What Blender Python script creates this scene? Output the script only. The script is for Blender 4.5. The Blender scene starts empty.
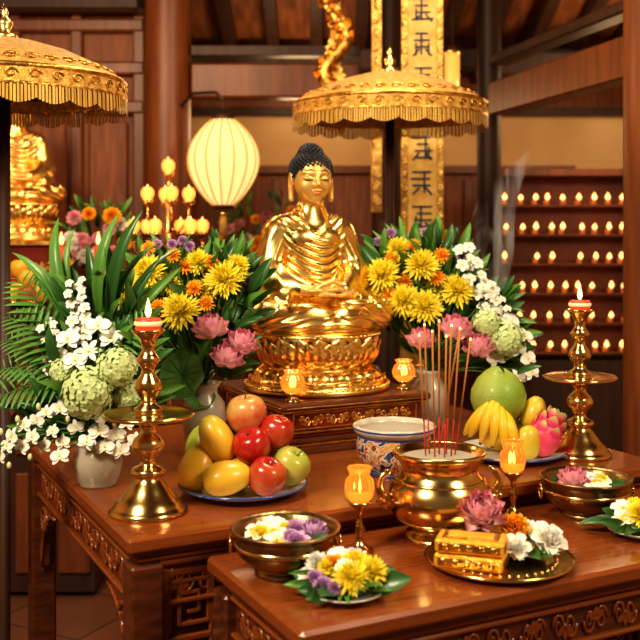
import bpy, math, random
import numpy as np
from math import sin, cos, pi, radians
from mathutils import Vector, Matrix
from mathutils.bvhtree import BVHTree
random.seed(11)
U = random.uniform
TH = radians(27)
scene = bpy.context.scene

# ------------------------------------------------------------------ materials
def mat(name, c, rough=.5, metal=0., c2=None, scale=8., bump=0., bscale=40., emit=None, es=0.,
        coat=0., sss=0., trans=0., attr=False, stretch=(1,1,1), sheen=0., lo=.35, hi=.65, alpha=1.):
    m = bpy.data.materials.new(name); m.use_nodes = True
    nt = m.node_tree; b = nt.nodes['Principled BSDF']
    b.inputs['Base Color'].default_value = (*c, 1)
    b.inputs['Roughness'].default_value = rough
    b.inputs['Metallic'].default_value = metal
    b.inputs['Coat Weight'].default_value = coat
    b.inputs['Coat Roughness'].default_value = .12
    b.inputs['Subsurface Weight'].default_value = sss
    b.inputs['Subsurface Radius'].default_value = (.02, .012, .008)
    b.inputs['Transmission Weight'].default_value = trans
    b.inputs['Sheen Weight'].default_value = sheen
    b.inputs['Alpha'].default_value = alpha
    if emit:
        b.inputs['Emission Color'].default_value = (*emit, 1)
        b.inputs['Emission Strength'].default_value = es
    tc = nt.nodes.new('ShaderNodeTexCoord'); mp = nt.nodes.new('ShaderNodeMapping')
    mp.inputs['Scale'].default_value = stretch
    nt.links.new(tc.outputs['Object'], mp.inputs['Vector'])
    if c2:
        rp = nt.nodes.new('ShaderNodeValToRGB')
        if attr:
            at = nt.nodes.new('ShaderNodeAttribute'); at.attribute_name = 't'
            nt.links.new(at.outputs['Fac'], rp.inputs['Fac'])
        else:
            n = nt.nodes.new('ShaderNodeTexNoise'); n.inputs['Scale'].default_value = scale
            n.inputs['Detail'].default_value = 6
            nt.links.new(mp.outputs['Vector'], n.inputs['Vector'])
            nt.links.new(n.outputs['Fac'], rp.inputs['Fac'])
        rp.color_ramp.elements[0].position = lo; rp.color_ramp.elements[1].position = hi
        rp.color_ramp.elements[0].color = (*c, 1); rp.color_ramp.elements[1].color = (*c2, 1)
        nt.links.new(rp.outputs['Color'], b.inputs['Base Color'])
    if bump:
        n2 = nt.nodes.new('ShaderNodeTexNoise'); n2.inputs['Scale'].default_value = bscale
        n2.inputs['Detail'].default_value = 3
        nt.links.new(mp.outputs['Vector'], n2.inputs['Vector'])
        bp = nt.nodes.new('ShaderNodeBump'); bp.inputs['Strength'].default_value = bump
        bp.inputs['Distance'].default_value = .004
        nt.links.new(n2.outputs['Fac'], bp.inputs['Height'])
        nt.links.new(bp.outputs['Normal'], b.inputs['Normal'])
    return m

GOLD = mat('polished_gold', (1.0,.7,.24), .27, 1.)
GOLDF = mat('gold_skin', (.95,.62,.2), .42, .65)
GOLDC = mat('carved_gold', (.95,.6,.17), .32, 1., c2=(.5,.25,.05), scale=30, bump=.6, bscale=90)
BRASS = mat('brass', (.85,.6,.25), .19, 1., c2=(.66,.42,.15), scale=9, bump=.05, bscale=30)
BRONZE = mat('aged_bronze', (.45,.31,.15), .3, 1., c2=(.22,.15,.07), scale=14, bump=.4, bscale=60)
WOOD = mat('polished_table_wood', (.3,.08,.018), .2, c2=(.2,.05,.012), scale=4, stretch=(1.5,34,34), coat=.3, bump=.03, lo=.3, hi=.7)
WOODR = mat('carved_rosewood', (.14,.036,.012), .32, c2=(.07,.018,.007), scale=6, stretch=(2,10,10), coat=.2)
DARK = mat('dark_wood', (.06,.02,.008), .55, c2=(.03,.01,.005), scale=4, stretch=(6,6,.6))
PANEL = mat('panel_wood', (.26,.07,.016), .55, c2=(.14,.036,.009), scale=4, stretch=(9,9,1))
COLW = mat('column_wood', (.21,.058,.015), .42, c2=(.12,.032,.009), scale=3, stretch=(9,9,.8))
CREAM = mat('cream_plaster', (.88,.58,.29), .9, c2=(.78,.48,.23), scale=2, bump=.1)
LACQ = mat('red_lacquer', (.2,.022,.01), .25, c2=(.11,.012,.007), scale=8, coat=.3)
HAIR = mat('blue_black_hair', (.01,.012,.022), .45)
PAINTD = mat('dark_paint', (.03,.015,.01), .5)
LIPS = mat('red_paint', (.6,.1,.05), .4)
FLAME = mat('flame', (1,.6,.2), .5, emit=(1,.62,.2), es=4.5)
FLAMEW = mat('flame_core', (1,.8,.4), .5, emit=(1,.7,.3), es=5)
BGFL = mat('distant_flame', (1,.55,.2), .5, emit=(1,.43,.11), es=5)
REDC = mat('red_candle', (.75,.06,.02), .4, emit=(1,.12,.02), es=.25, sss=.3)
REDD = mat('votive_cup', (.35,.05,.02), .4, emit=(1,.25,.04), es=.35)
WAXW = mat('candle_glass', (.95,.75,.5), .2, emit=(1,.5,.2), es=.4)
AMBER = mat('amber_glass', (1,.4,.06), .1, trans=.75, emit=(1,.3,.04), es=.28, coat=.4)
AMBERB = mat('amber_glass_lit', (1,.42,.08), .2, trans=.3, emit=(1,.42,.09), es=.9)
SILK = mat('lantern_silk', (.45,.3,.12), .8, emit=(1,.64,.24), es=1.15)
SILKR = mat('lantern_rib', (.5,.25,.08), .6, emit=(1,.45,.1), es=.35)
FAB = mat('gold_brocade', (.88,.52,.11), .42, .4, c2=(.55,.28,.04), scale=60, bump=.9, bscale=160, sheen=.2)
FABL = mat('gold_fringe', (.88,.54,.12), .5, .2, c2=(.5,.27,.04), scale=80, stretch=(1,1,.1), sheen=.2)
FABIN = mat('umbrella_lining', (.2,.08,.02), .8)
PORC = mat('white_porcelain', (.8,.78,.72), .12, coat=.5)
PORCW = mat('pot_porcelain', (.5,.46,.38), .2, c2=(.66,.62,.52), scale=30, coat=.4)
PORCB = mat('blue_glaze_line', (.05,.09,.3), .15, coat=.5)
CER = mat('grey_ceramic', (.5,.46,.38), .25, c2=(.36,.32,.25), scale=12, coat=.4)
ASH = mat('ash', (.4,.35,.29), .95, bump=.6, bscale=120)
STICK = mat('incense_stick', (.5,.2,.06), .8)
STICKR = mat('incense_stick_red', (.5,.03,.02), .8)
LEAF = mat('leaf_green', (.05,.16,.02), .42, c2=(.13,.31,.05), attr=True, lo=0, hi=1, coat=.1)
LEAFM = mat('lotus_leaf_green', (.12,.27,.07), .5, c2=(.06,.18,.035), scale=30)
LEAFD = mat('leaf_dark', (.018,.07,.015), .38, c2=(.045,.15,.03), attr=True, lo=0, hi=1, coat=.15)
LEAFL = mat('leaf_light', (.2,.42,.07), .5, c2=(.34,.5,.14), attr=True, lo=0, hi=1)
STEM = mat('stem', (.07,.2,.03), .5)
YEL = mat('yellow_petal', (.98,.68,.02), .55, c2=(1,.85,.07), attr=True, lo=0, hi=.5)
ORG = mat('orange_petal', (.9,.26,.01), .55, c2=(1,.5,.02), attr=True, lo=0, hi=.8)
PINK = mat('lotus_petal', (.95,.82,.76), .5, c2=(.88,.28,.44), attr=True, lo=.3, hi=1, sss=.1)
PURP = mat('purple_petal', (.5,.22,.5), .55, c2=(.7,.45,.74), attr=True, lo=0, hi=1)
WHT = mat('white_petal', (.74,.82,.45), .5, c2=(.94,.93,.88), attr=True, lo=0, hi=.4)
FRAN = mat('frangipani_petal', (1,.6,.05), .5, c2=(.94,.9,.8), attr=True, lo=.1, hi=.55)
HYD = mat('hydrangea_petal', (.54,.7,.28), .55, c2=(.76,.86,.5), attr=True, lo=0, hi=1)
SEEDP = mat('flower_eye', (.8,.6,.05), .7)

def painted():
    m = mat('painted_ceramic', (.82,.76,.66), .15, coat=.5)
    nt = m.node_tree; b = nt.nodes['Principled BSDF']
    tc = nt.nodes.new('ShaderNodeTexCoord')
    vo = nt.nodes.new('ShaderNodeTexVoronoi'); vo.inputs['Scale'].default_value = 34
    n = nt.nodes.new('ShaderNodeTexNoise'); n.inputs['Scale'].default_value = 42; n.inputs['Detail'].default_value = 1
    r1 = nt.nodes.new('ShaderNodeValToRGB'); r2 = nt.nodes.new('ShaderNodeValToRGB'); mx = nt.nodes.new('ShaderNodeMixRGB')
    nt.links.new(tc.outputs['Object'], vo.inputs['Vector']); nt.links.new(tc.outputs['Object'], n.inputs['Vector'])
    nt.links.new(n.outputs['Fac'], r1.inputs['Fac'])
    e = r1.color_ramp; e.interpolation = 'CONSTANT'
    e.elements[0].color = (.04,.07,.18,1); e.elements[1].position = .4; e.elements[1].color = (.62,.54,.42,1)
    x = e.elements.new(.5); x.color = (.45,.06,.03,1); x = e.elements.new(.56); x.color = (.62,.54,.42,1)
    x = e.elements.new(.63); x.color = (.6,.32,.06,1)
    nt.links.new(vo.outputs['Distance'], r2.inputs['Fac']); r2.color_ramp.interpolation = 'CONSTANT'
    r2.color_ramp.elements[0].color = (.5,.12,.06,1); r2.color_ramp.elements[1].position = .25; r2.color_ramp.elements[1].color = (1,1,1,1)
    mx.blend_type = 'MULTIPLY'; mx.inputs[0].default_value = 1
    nt.links.new(r1.outputs['Color'], mx.inputs[1]); nt.links.new(r2.outputs['Color'], mx.inputs[2])
    nt.links.new(mx.outputs[0], b.inputs['Base Color'])
    return m
PAINTC = painted()
def tile_mat():
    m = mat('floor_tiles', (.2,.1,.06), .3)
    nt = m.node_tree; b = nt.nodes['Principled BSDF']
    tc = nt.nodes.new('ShaderNodeTexCoord'); br = nt.nodes.new('ShaderNodeTexBrick')
    mp = nt.nodes.new('ShaderNodeMapping'); mp.inputs['Rotation'].default_value = (0,0,TH)
    br.offset = 0; br.inputs['Scale'].default_value = 2.5; br.inputs['Brick Width'].default_value = 1; br.inputs['Row Height'].default_value = 1
    br.inputs['Mortar Size'].default_value = .012
    br.inputs['Color1'].default_value = (.2,.08,.04,1); br.inputs['Color2'].default_value = (.14,.055,.03,1); br.inputs['Mortar'].default_value = (.05,.03,.02,1)
    nt.links.new(tc.outputs['Object'], mp.inputs['Vector']); nt.links.new(mp.outputs['Vector'], br.inputs['Vector'])
    nt.links.new(br.outputs['Color'], b.inputs['Base Color'])
    return m
TILE = tile_mat()

# ------------------------------------------------------------------ mesh builder
def Tr(x,y,z): return Matrix.Translation((x,y,z))
def Rz(a): return Matrix.Rotation(a,4,'Z')
def Ry(a): return Matrix.Rotation(a,4,'Y')
def Rx(a): return Matrix.Rotation(a,4,'X')
def Sc(x,y=None,z=None):
    if y is None: y=z=x
    return Matrix.Diagonal((x,y,z,1))
def aim(pos, d, spin=0., s=1.):
    q = Vector(d).normalized().to_track_quat('Z','Y').to_matrix().to_4x4()
    return Tr(*pos) @ q @ Rz(spin) @ Sc(s)
class MB:
    def __init__(s):
        s.V=[]; s.T=[]; s.n=0; s.F=[]; s.M=[]; s.S=[]; s.mats=[]
    def mi(s, m):
        if m not in s.mats: s.mats.append(m)
        return s.mats.index(m)
    def add(s, v, f, m, M=None, smooth=True, t=None):
        v = np.asarray(v, dtype=float)
        if M is not None:
            A = np.array(M); v = v @ A[:3,:3].T + A[:3,3]
        i = s.mi(m); o = s.n
        s.V.append(v); s.T.append(np.zeros(len(v)) if t is None else np.asarray(t,dtype=float)); s.n += len(v)
        s.F.extend([tuple(a+o for a in q) for q in f])
        s.M.extend([i]*len(f)); s.S.extend([smooth]*len(f))
    def merge(s, o, M=None, swap=None):
        v = np.concatenate(o.V)
        if M is not None:
            A = np.array(M); v = v @ A[:3,:3].T + A[:3,3]
        mp = [s.mi(swap.get(m,m) if swap else m) for m in o.mats]; off = s.n
        s.V.append(v); s.T.append(np.concatenate(o.T)); s.n += len(v)
        s.F.extend([tuple(a+off for a in q) for q in o.F])
        s.M.extend([mp[i] for i in o.M]); s.S.extend(o.S)
    def lathe(s, prof, m, seg=36, M=None, rf=None, smooth=True):
        v=[]; idx=[]
        for k,(r,z) in enumerate(prof):
            if r < 1e-6: idx.append([len(v)]); v.append((0,0,z))
            else:
                row=[]
                for i in range(seg):
                    a=2*pi*i/seg; rr = r*(rf(a,k) if rf else 1)
                    row.append(len(v)); v.append((rr*cos(a),rr*sin(a),z))
                idx.append(row)
        f=[]
        for a,b in zip(idx,idx[1:]):
            for i in range(seg):
                j=(i+1)%seg
                if len(a)==1 and len(b)==1: continue
                if len(a)==1: f.append((a[0],b[j],b[i]))
                elif len(b)==1: f.append((a[i],a[j],b[0]))
                else: f.append((a[i],a[j],b[j],b[i]))
        s.add(v,f,m,M,smooth)
    def box(s, cx,cy,cz, sx,sy,sz, m, M=None, bev=.003):
        b=min(bev, sx*.3, sy*.3, sz*.3)
        hx,hy,hz=sx/2,sy/2,sz/2
        v=[];f=[];ix={}
        for a in (-1,1):
            for bb in (-1,1):
                for c in (-1,1):
                    ix[a,bb,c,0]=len(v); v.append((cx+a*hx, cy+bb*(hy-b), cz+c*(hz-b)))
                    ix[a,bb,c,1]=len(v); v.append((cx+a*(hx-b), cy+bb*hy, cz+c*(hz-b)))
                    ix[a,bb,c,2]=len(v); v.append((cx+a*(hx-b), cy+bb*(hy-b), cz+c*hz))
                    f.append((len(v)-3,len(v)-2,len(v)-1))
        for a in (-1,1):
            f.append((ix[a,-1,-1,0],ix[a,1,-1,0],ix[a,1,1,0],ix[a,-1,1,0]))
            f.append((ix[-1,a,-1,1],ix[1,a,-1,1],ix[1,a,1,1],ix[-1,a,1,1]))
            f.append((ix[-1,-1,a,2],ix[1,-1,a,2],ix[1,1,a,2],ix[-1,1,a,2]))
            for bb in (-1,1):
                f.append((ix[a,bb,-1,0],ix[a,bb,1,0],ix[a,bb,1,1],ix[a,bb,-1,1]))
                f.append((ix[a,-1,bb,0],ix[a,1,bb,0],ix[a,1,bb,2],ix[a,-1,bb,2]))
                f.append((ix[-1,a,bb,1],ix[1,a,bb,1],ix[1,a,bb,2],ix[-1,a,bb,2]))
        s.add(v,f,m,M,False)
    def ball(s, c, r, m, seg=16, rings=10, M=None):
        if not hasattr(r,'__len__'): r=(r,r,r)
        pr=[(sin(pi*i/rings), -cos(pi*i/rings)) for i in range(rings+1)]
        pr[0]=(0,-1); pr[-1]=(0,1)
        MM = Tr(*c) @ Sc(*r)
        s.lathe(pr,m,seg,(M @ MM) if M is not None else MM)
    def tube(s, path, r, m, seg=8, M=None, closed=False, cap=True):
        P=[Vector(p) for p in path]; n=len(P); v=[]; f=[]
        if not hasattr(r,'__len__'): r=[r]*n
        up=None
        for i in range(n):
            if closed: d=(P[(i+1)%n]-P[i-1])
            else: d=P[min(i+1,n-1)]-P[max(i-1,0)]
            if d.length<1e-9: d=Vector((0,0,1))
            d.normalize()
            if up is None:
                up = Vector((0,0,1)) if abs(d.z)<.9 else Vector((1,0,0))
            up = (up - d*up.dot(d))
            if up.length<1e-6: up=d.orthogonal()
            up.normalize(); sd=d.cross(up)
            for k in range(seg):
                a=2*pi*k/seg; q=P[i]+(up*cos(a)+sd*sin(a))*r[i]; v.append(tuple(q))
        for i in range(n if closed else n-1):
            for k in range(seg):
                a=i*seg+k; b=i*seg+(k+1)%seg; c=((i+1)%n)*seg+(k+1)%seg; d_=((i+1)%n)*seg+k
                f.append((a,b,c,d_))
        if cap and not closed:
            f.append(tuple(range(seg))[::-1]); f.append(tuple((n-1)*seg+k for k in range(seg)))
        s.add(v,f,m,M,True)
    def prism(s, pts, th, m, M=None):
        n=len(pts); v=[(x,-th/2,z) for x,z in pts]+[(x,th/2,z) for x,z in pts]
        f=[tuple(range(n)),tuple(range(2*n-1,n-1,-1))]+[(i,(i+1)%n,(i+1)%n+n,i+n) for i in range(n)]
        s.add(v,f,m,M,False)
    def mesh(s, name):
        me=bpy.data.meshes.new(name)
        V=np.concatenate(s.V)
        me.from_pydata(V.tolist(),[],s.F)
        for m in s.mats: me.materials.append(m)
        me.polygons.foreach_set('material_index', s.M)
        me.polygons.foreach_set('use_smooth', s.S)
        at=me.attributes.new('t','FLOAT','POINT'); at.data.foreach_set('value', np.concatenate(s.T).astype(np.float32))
        me.update()
        return me
    def obj(s, name, loc=(0,0,0), rz=0., parent=None, scale=1.):
        o=bpy.data.objects.new(name, s.mesh(name)); scene.collection.objects.link(o)
        o.location=loc; o.rotation_euler=(0,0,rz); o.scale=(scale,)*3
        if parent: o.parent=parent
        return o

def petal(L,W,a0=0.,bend=0.,cup=0.,nu=5,nv=1,p=.6,sk=1.,base=.2):
    v=[];t_=[];x=z=0
    for i in range(nu+1):
        t=i/nu
        if i:
            a=a0+bend*(t-.5/nu); x+=L/nu*cos(a); z+=L/nu*sin(a)
        w=W*max(base*(1-t), max(0,sin(pi*t**sk))**p, .03)
        a=a0+bend*t
        for j in range(-nv,nv+1):
            q=j/nv; l=cup*w*q*q
            v.append((x-sin(a)*l, w*q, z+cos(a)*l)); t_.append(t)
    c=2*nv+1; f=[]
    for i in range(nu):
        for j in range(c-1):
            f.append((i*c+j,i*c+j+1,(i+1)*c+j+1,(i+1)*c+j))
    return v,f,t_
def addp(mb, pt, m, M): mb.add(pt[0],pt[1],m,M,True,pt[2])

# ------------------------------------------------------------------ flower templates
def T_mum(m, layers=9, n=26, W=.078):
    b=MB()
    for k in range(layers):
        q=k/(layers-1); el=radians(-8+92*q); L=1.0-.5*q
        pt=petal(L,W,a0=el,bend=.3+.7*q,cup=.8,nu=4,p=.3,sk=1.1,base=.5)
        nn=int(n*(1-.5*q))
        for i in range(nn):
            a=2*pi*(i+.5*(k%2))/nn+U(-.1,.1)
            addp(b,pt,m,Rz(a)@Tr(.06*(1-q),0,.02*k)@Ry(U(-.12,.12))@Sc(U(.85,1.05)))
    return b
def T_marigold(m):
    b=MB()
    for k in range(7):
        q=k/6; el=radians(-10+90*q); pt=petal(.95-.35*q,.22,a0=el,bend=.6,cup=-.6,nu=3,nv=2,p=.4,sk=1.5,base=.4)
        nn=int(15-8*q)
        for i in range(nn):
            addp(b,pt,m,Rz(2*pi*(i+.5*(k%2))/nn+U(-.15,.15))@Tr(.05,0,.05*k)@Rx(U(-.4,.4)))
    return b
def T_lotus(o=0):
    b=MB()
    for k,(n,el,L,W) in enumerate([(7,5,1.,.38),(8,32,1.05,.42),(8,52,1.05,.4),(6,70,.98,.34)]):
        pt=petal(L*1.12,W,a0=radians(el-32+o),bend=radians(75),cup=.85,nu=8,nv=3,p=.65,sk=1.15,base=.3)
        for i in range(n): addp(b,pt,PINK,Rz(2*pi*(i+.5*(k%2))/n+U(-.1,.1))@Tr(.06,0,0)@Ry(U(-.08,.08)))
    b.ball((0,0,.25),(.2,.2,.2),SEEDP,10,6)
    return b
def T_open(m,n=6,W=.24,eye=True,p=.7,el=25,bend=-30,sk=1.1,L=1.,er=.1):
    b=MB(); pt=petal(L,W,a0=radians(el),bend=radians(bend),cup=.4,nu=6,nv=2,p=p,sk=sk,base=.3)
    for i in range(n): addp(b,pt,m,Rz(2*pi*i/n+U(-.06,.06))@Tr(.03,0,.01*(i%2)))
    if eye: b.ball((0,0,.1),(er,er,er),SEEDP,8,5)
    return b
def T_orchid():
    b=MB()
    big=petal(.95,.46,a0=.15,bend=-.3,cup=.15,nu=5,nv=2,p=.5,sk=.85,base=.2); sm_=petal(.95,.27,a0=.05,bend=-.3,cup=.2,nu=5,nv=2,p=.6,sk=.9,base=.2)
    for a in (pi/2,pi/2+2.2,pi/2-2.2): addp(b,sm_,WHT,Rz(a)@Tr(.03,0,0))
    for a in (.25,pi-.25): addp(b,big,WHT,Rz(a)@Tr(.03,0,.03))
    addp(b,petal(.4,.16,a0=.9,bend=-1.2,cup=-.4,nu=4,nv=1),FRAN,Rz(-pi/2)@Tr(.02,0,.05)); b.ball((0,0,.12),(.08,.08,.1),SEEDP,6,5)
    return b
def T_hyd(m):
    b=MB(); pt=petal(.17,.1,a0=.25,bend=-.5,cup=.15,nu=3,nv=1,p=.5,sk=.95,base=.3); N=190
    for i in range(N):
        z=1-1.85*(i+.5)/N; r=math.sqrt(max(0,1-z*z)); a=i*2.399963
        d=Vector((r*cos(a),r*sin(a),z)); n_=(d+Vector((U(-.35,.35),U(-.35,.35),U(-.35,.35)))).normalized(); M=aim(d*U(.82,1.),n_,U(0,3))
        for k in range(4): addp(b,pt,m,M@Rz(k*pi/2))
    b.ball((0,0,0),.76,m,16,10)
    return b
MUM=T_mum(YEL); MUMO=T_mum(ORG,6,16,.1); MAR=T_marigold(ORG); CARN=T_marigold(PURP)
LOT=T_lotus(14); LOTC=T_lotus(6); LILY=T_open(WHT,6,.22); BLOS=T_open(WHT,5,.4,el=15,p=.45,sk=1.2,er=.12); FRA=T_open(FRAN,5,.36,eye=False,p=.5,sk=1.3,el=20)
HY=T_hyd(HYD); PEON=T_marigold(WHT); PURB=T_open(PURP,5,.34,el=20); ORC=T_orchid()
def T_leaf(m,W=.16,bend=-.7,cup=.5):
    b=MB(); addp(b,petal(1,W,a0=.3,bend=bend,cup=cup,nu=9,nv=2,p=.8,sk=.85,base=.12),m,Matrix()); return b
LF=T_leaf(LEAF,.12); LFD=T_leaf(LEAFD,.15); LFL=T_leaf(LEAFL,.1)
LFN=T_leaf(LEAF,.075,-.5,.6); LFT=T_leaf(LEAF,.062,-1.1,.7); LFTD=T_leaf(LEAFD,.07,-.9,.7); LFW=T_leaf(LEAFD,.25,-.5,.3)
def leaf_to(mb, T, a, b, roll=0.):
    a=Vector(a); b=Vector(b); d=b-a; L=d.length; x=d.normalized()
    up=Vector((0,-.75,.65)); up=(up-x*up.dot(x)).normalized(); y=up.cross(x)
    R=Matrix((x,y,up)).transposed().to_4x4()
    mb.merge(T, Tr(*a)@R@Rx(roll)@Sc(L))
def fern(mb, a, b, m=None, w=.28):
    m=m or LFN; a=Vector(a); b=Vector(b); d=b-a; n=13; L=d.length
    pts=[a+d*(i/n)+Vector((0,0,.12*L*sin(pi*i/n))) for i in range(n+1)]
    mb.tube(pts,.0014,STEM,5)
    up=Vector((0,-.8,.6)); sd=d.normalized().cross(up).normalized()
    for i in range(1,n+1):
        q=i/n; l=L*w*(sin(pi*(q*.85+.12))**.7)
        for s in (-1,1): leaf_to(mb,m,pts[i],pts[i]+sd*s*l+d.normalized()*l*.55)
def bloom(mb, T, p, r, src=(0,0,.15), d=None, swap=None, stem=True, spin=None):
    p=Vector(p)
    if d is None: d=Vector((p.x*1.6+U(-.12,.12),-.85,.42+p.z*.25+U(-.12,.12)))
    d=Vector(d).normalized()
    mb.merge(T, aim(p,d,U(0,6) if spin is None else spin,r), swap)
    if stem:
        s=Vector(src); q=p-d*r*.1
        mid=s.lerp(q,.55)+Vector((0,.0,.03))
        pts=[s.lerp(mid,t)*(1-t)+mid.lerp(q,t)*t for t in [i/8 for i in range(9)]]
        mb.tube(pts,.0022,STEM,5)
def bush(mb, c, rad, n, T=(None,), L=(.06,.1), src=(0,0,.15)):
    for i in range(n):
        a=Vector((U(-1,1),U(-.5,.8),U(-1,1)))
        if a.length>1: a.normalize()
        p=Vector(c)+Vector((a.x*rad[0],a.y*rad[1],a.z*rad[2]))
        o=(p-Vector(src)); o.normalize(); o+=Vector((U(-.7,.7),U(-.9,.3),U(-.5,.5))); o.normalize()
        leaf_to(mb, random.choice(T), p, p+o*U(*L), U(-.6,.6))

# ------------------------------------------------------------------ SDF tools
def grid(lo,hi,st):
    ax=[np.arange(l,h,st,dtype=np.float32) for l,h in zip(lo,hi)]
    return np.meshgrid(*ax,indexing='ij')
def ell(P,c,r):
    a=[(P[i]-c[i]) for i in range(3)]
    k0=np.sqrt(sum((a[i]/r[i])**2 for i in range(3))); k1=np.sqrt(sum((a[i]/r[i]**2)**2 for i in range(3)))+1e-6
    return k0*(k0-1)/k1
def cap(P,a,b,ra,rb):
    ba=[b[i]-a[i] for i in range(3)]; l=sum(x*x for x in ba)
    h=np.clip(sum((P[i]-a[i])*ba[i] for i in range(3))/l,0,1)
    return np.sqrt(sum((P[i]-a[i]-ba[i]*h)**2 for i in range(3)))-(ra+(rb-ra)*h)
def un(a,b,k):
    h=np.clip(.5+.5*(b-a)/k,0,1); return b+(a-b)*h-k*h*(1-h)
def sub(a,b,k): return -un(-a,b,k)
def sst(x,a,b):
    t=np.clip((x-a)/(b-a),0,1); return t*t*(3-2*t)
def nets(f,lo,st):
    s=f<0; nx,ny,nz=f.shape
    cs=[(i,j,k) for i in (0,1) for j in (0,1) for k in (0,1)]
    def sl(A,c): return A[c[0]:nx-1+c[0], c[1]:ny-1+c[1], c[2]:nz-1+c[2]]
    cnt=sum(sl(s,c).astype(np.int8) for c in cs); mask=(cnt>0)&(cnt<8)
    I=np.argwhere(mask); idx=-np.ones(mask.shape,dtype=np.int64); idx[mask]=np.arange(len(I))
    acc=np.zeros((len(I),3)); n=np.zeros(len(I))
    vals={c:sl(f,c)[mask] for c in cs}
    for a in cs:
        for ax in range(3):
            if a[ax]==0:
                b=list(a); b[ax]=1; b=tuple(b)
                fa,fb=vals[a],vals[b]; cr=(fa<0)!=(fb<0)
                t=np.where(cr, fa/np.where(cr,fa-fb,1),0)
                p=np.tile(np.array(a,float),(len(I),1)); p[:,ax]=t
                acc+=p*cr[:,None]; n+=cr
    V=(I+acc/n[:,None])*st+np.array(lo)
    F=[]
    for ax in range(3):
        u,w=(ax+1)%3,(ax+2)%3
        A=[slice(None)]*3; B=[slice(None)]*3
        A[ax]=slice(0,-1); B[ax]=slice(1,None)
        ch=s[tuple(A)]!=s[tuple(B)]
        E=np.argwhere(ch); E=E[(E[:,u]>0)&(E[:,w]>0)]
        dims=mask.shape
        E=E[(E[:,u]<dims[u])&(E[:,w]<dims[w])&(E[:,ax]<dims[ax])]
        ins=s[tuple(E.T)]
        q=[]
        for du,dw in ((1,1),(0,1),(0,0),(1,0)):
            e=E.copy(); e[:,u]-=du; e[:,w]-=dw; q.append(idx[tuple(e.T)])
        q=np.stack(q,1); q[~ins]=q[~ins][:,::-1]
        F.append(q[(q>=0).all(1)])
    return V,[tuple(r) for r in np.concatenate(F).tolist()]

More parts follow.
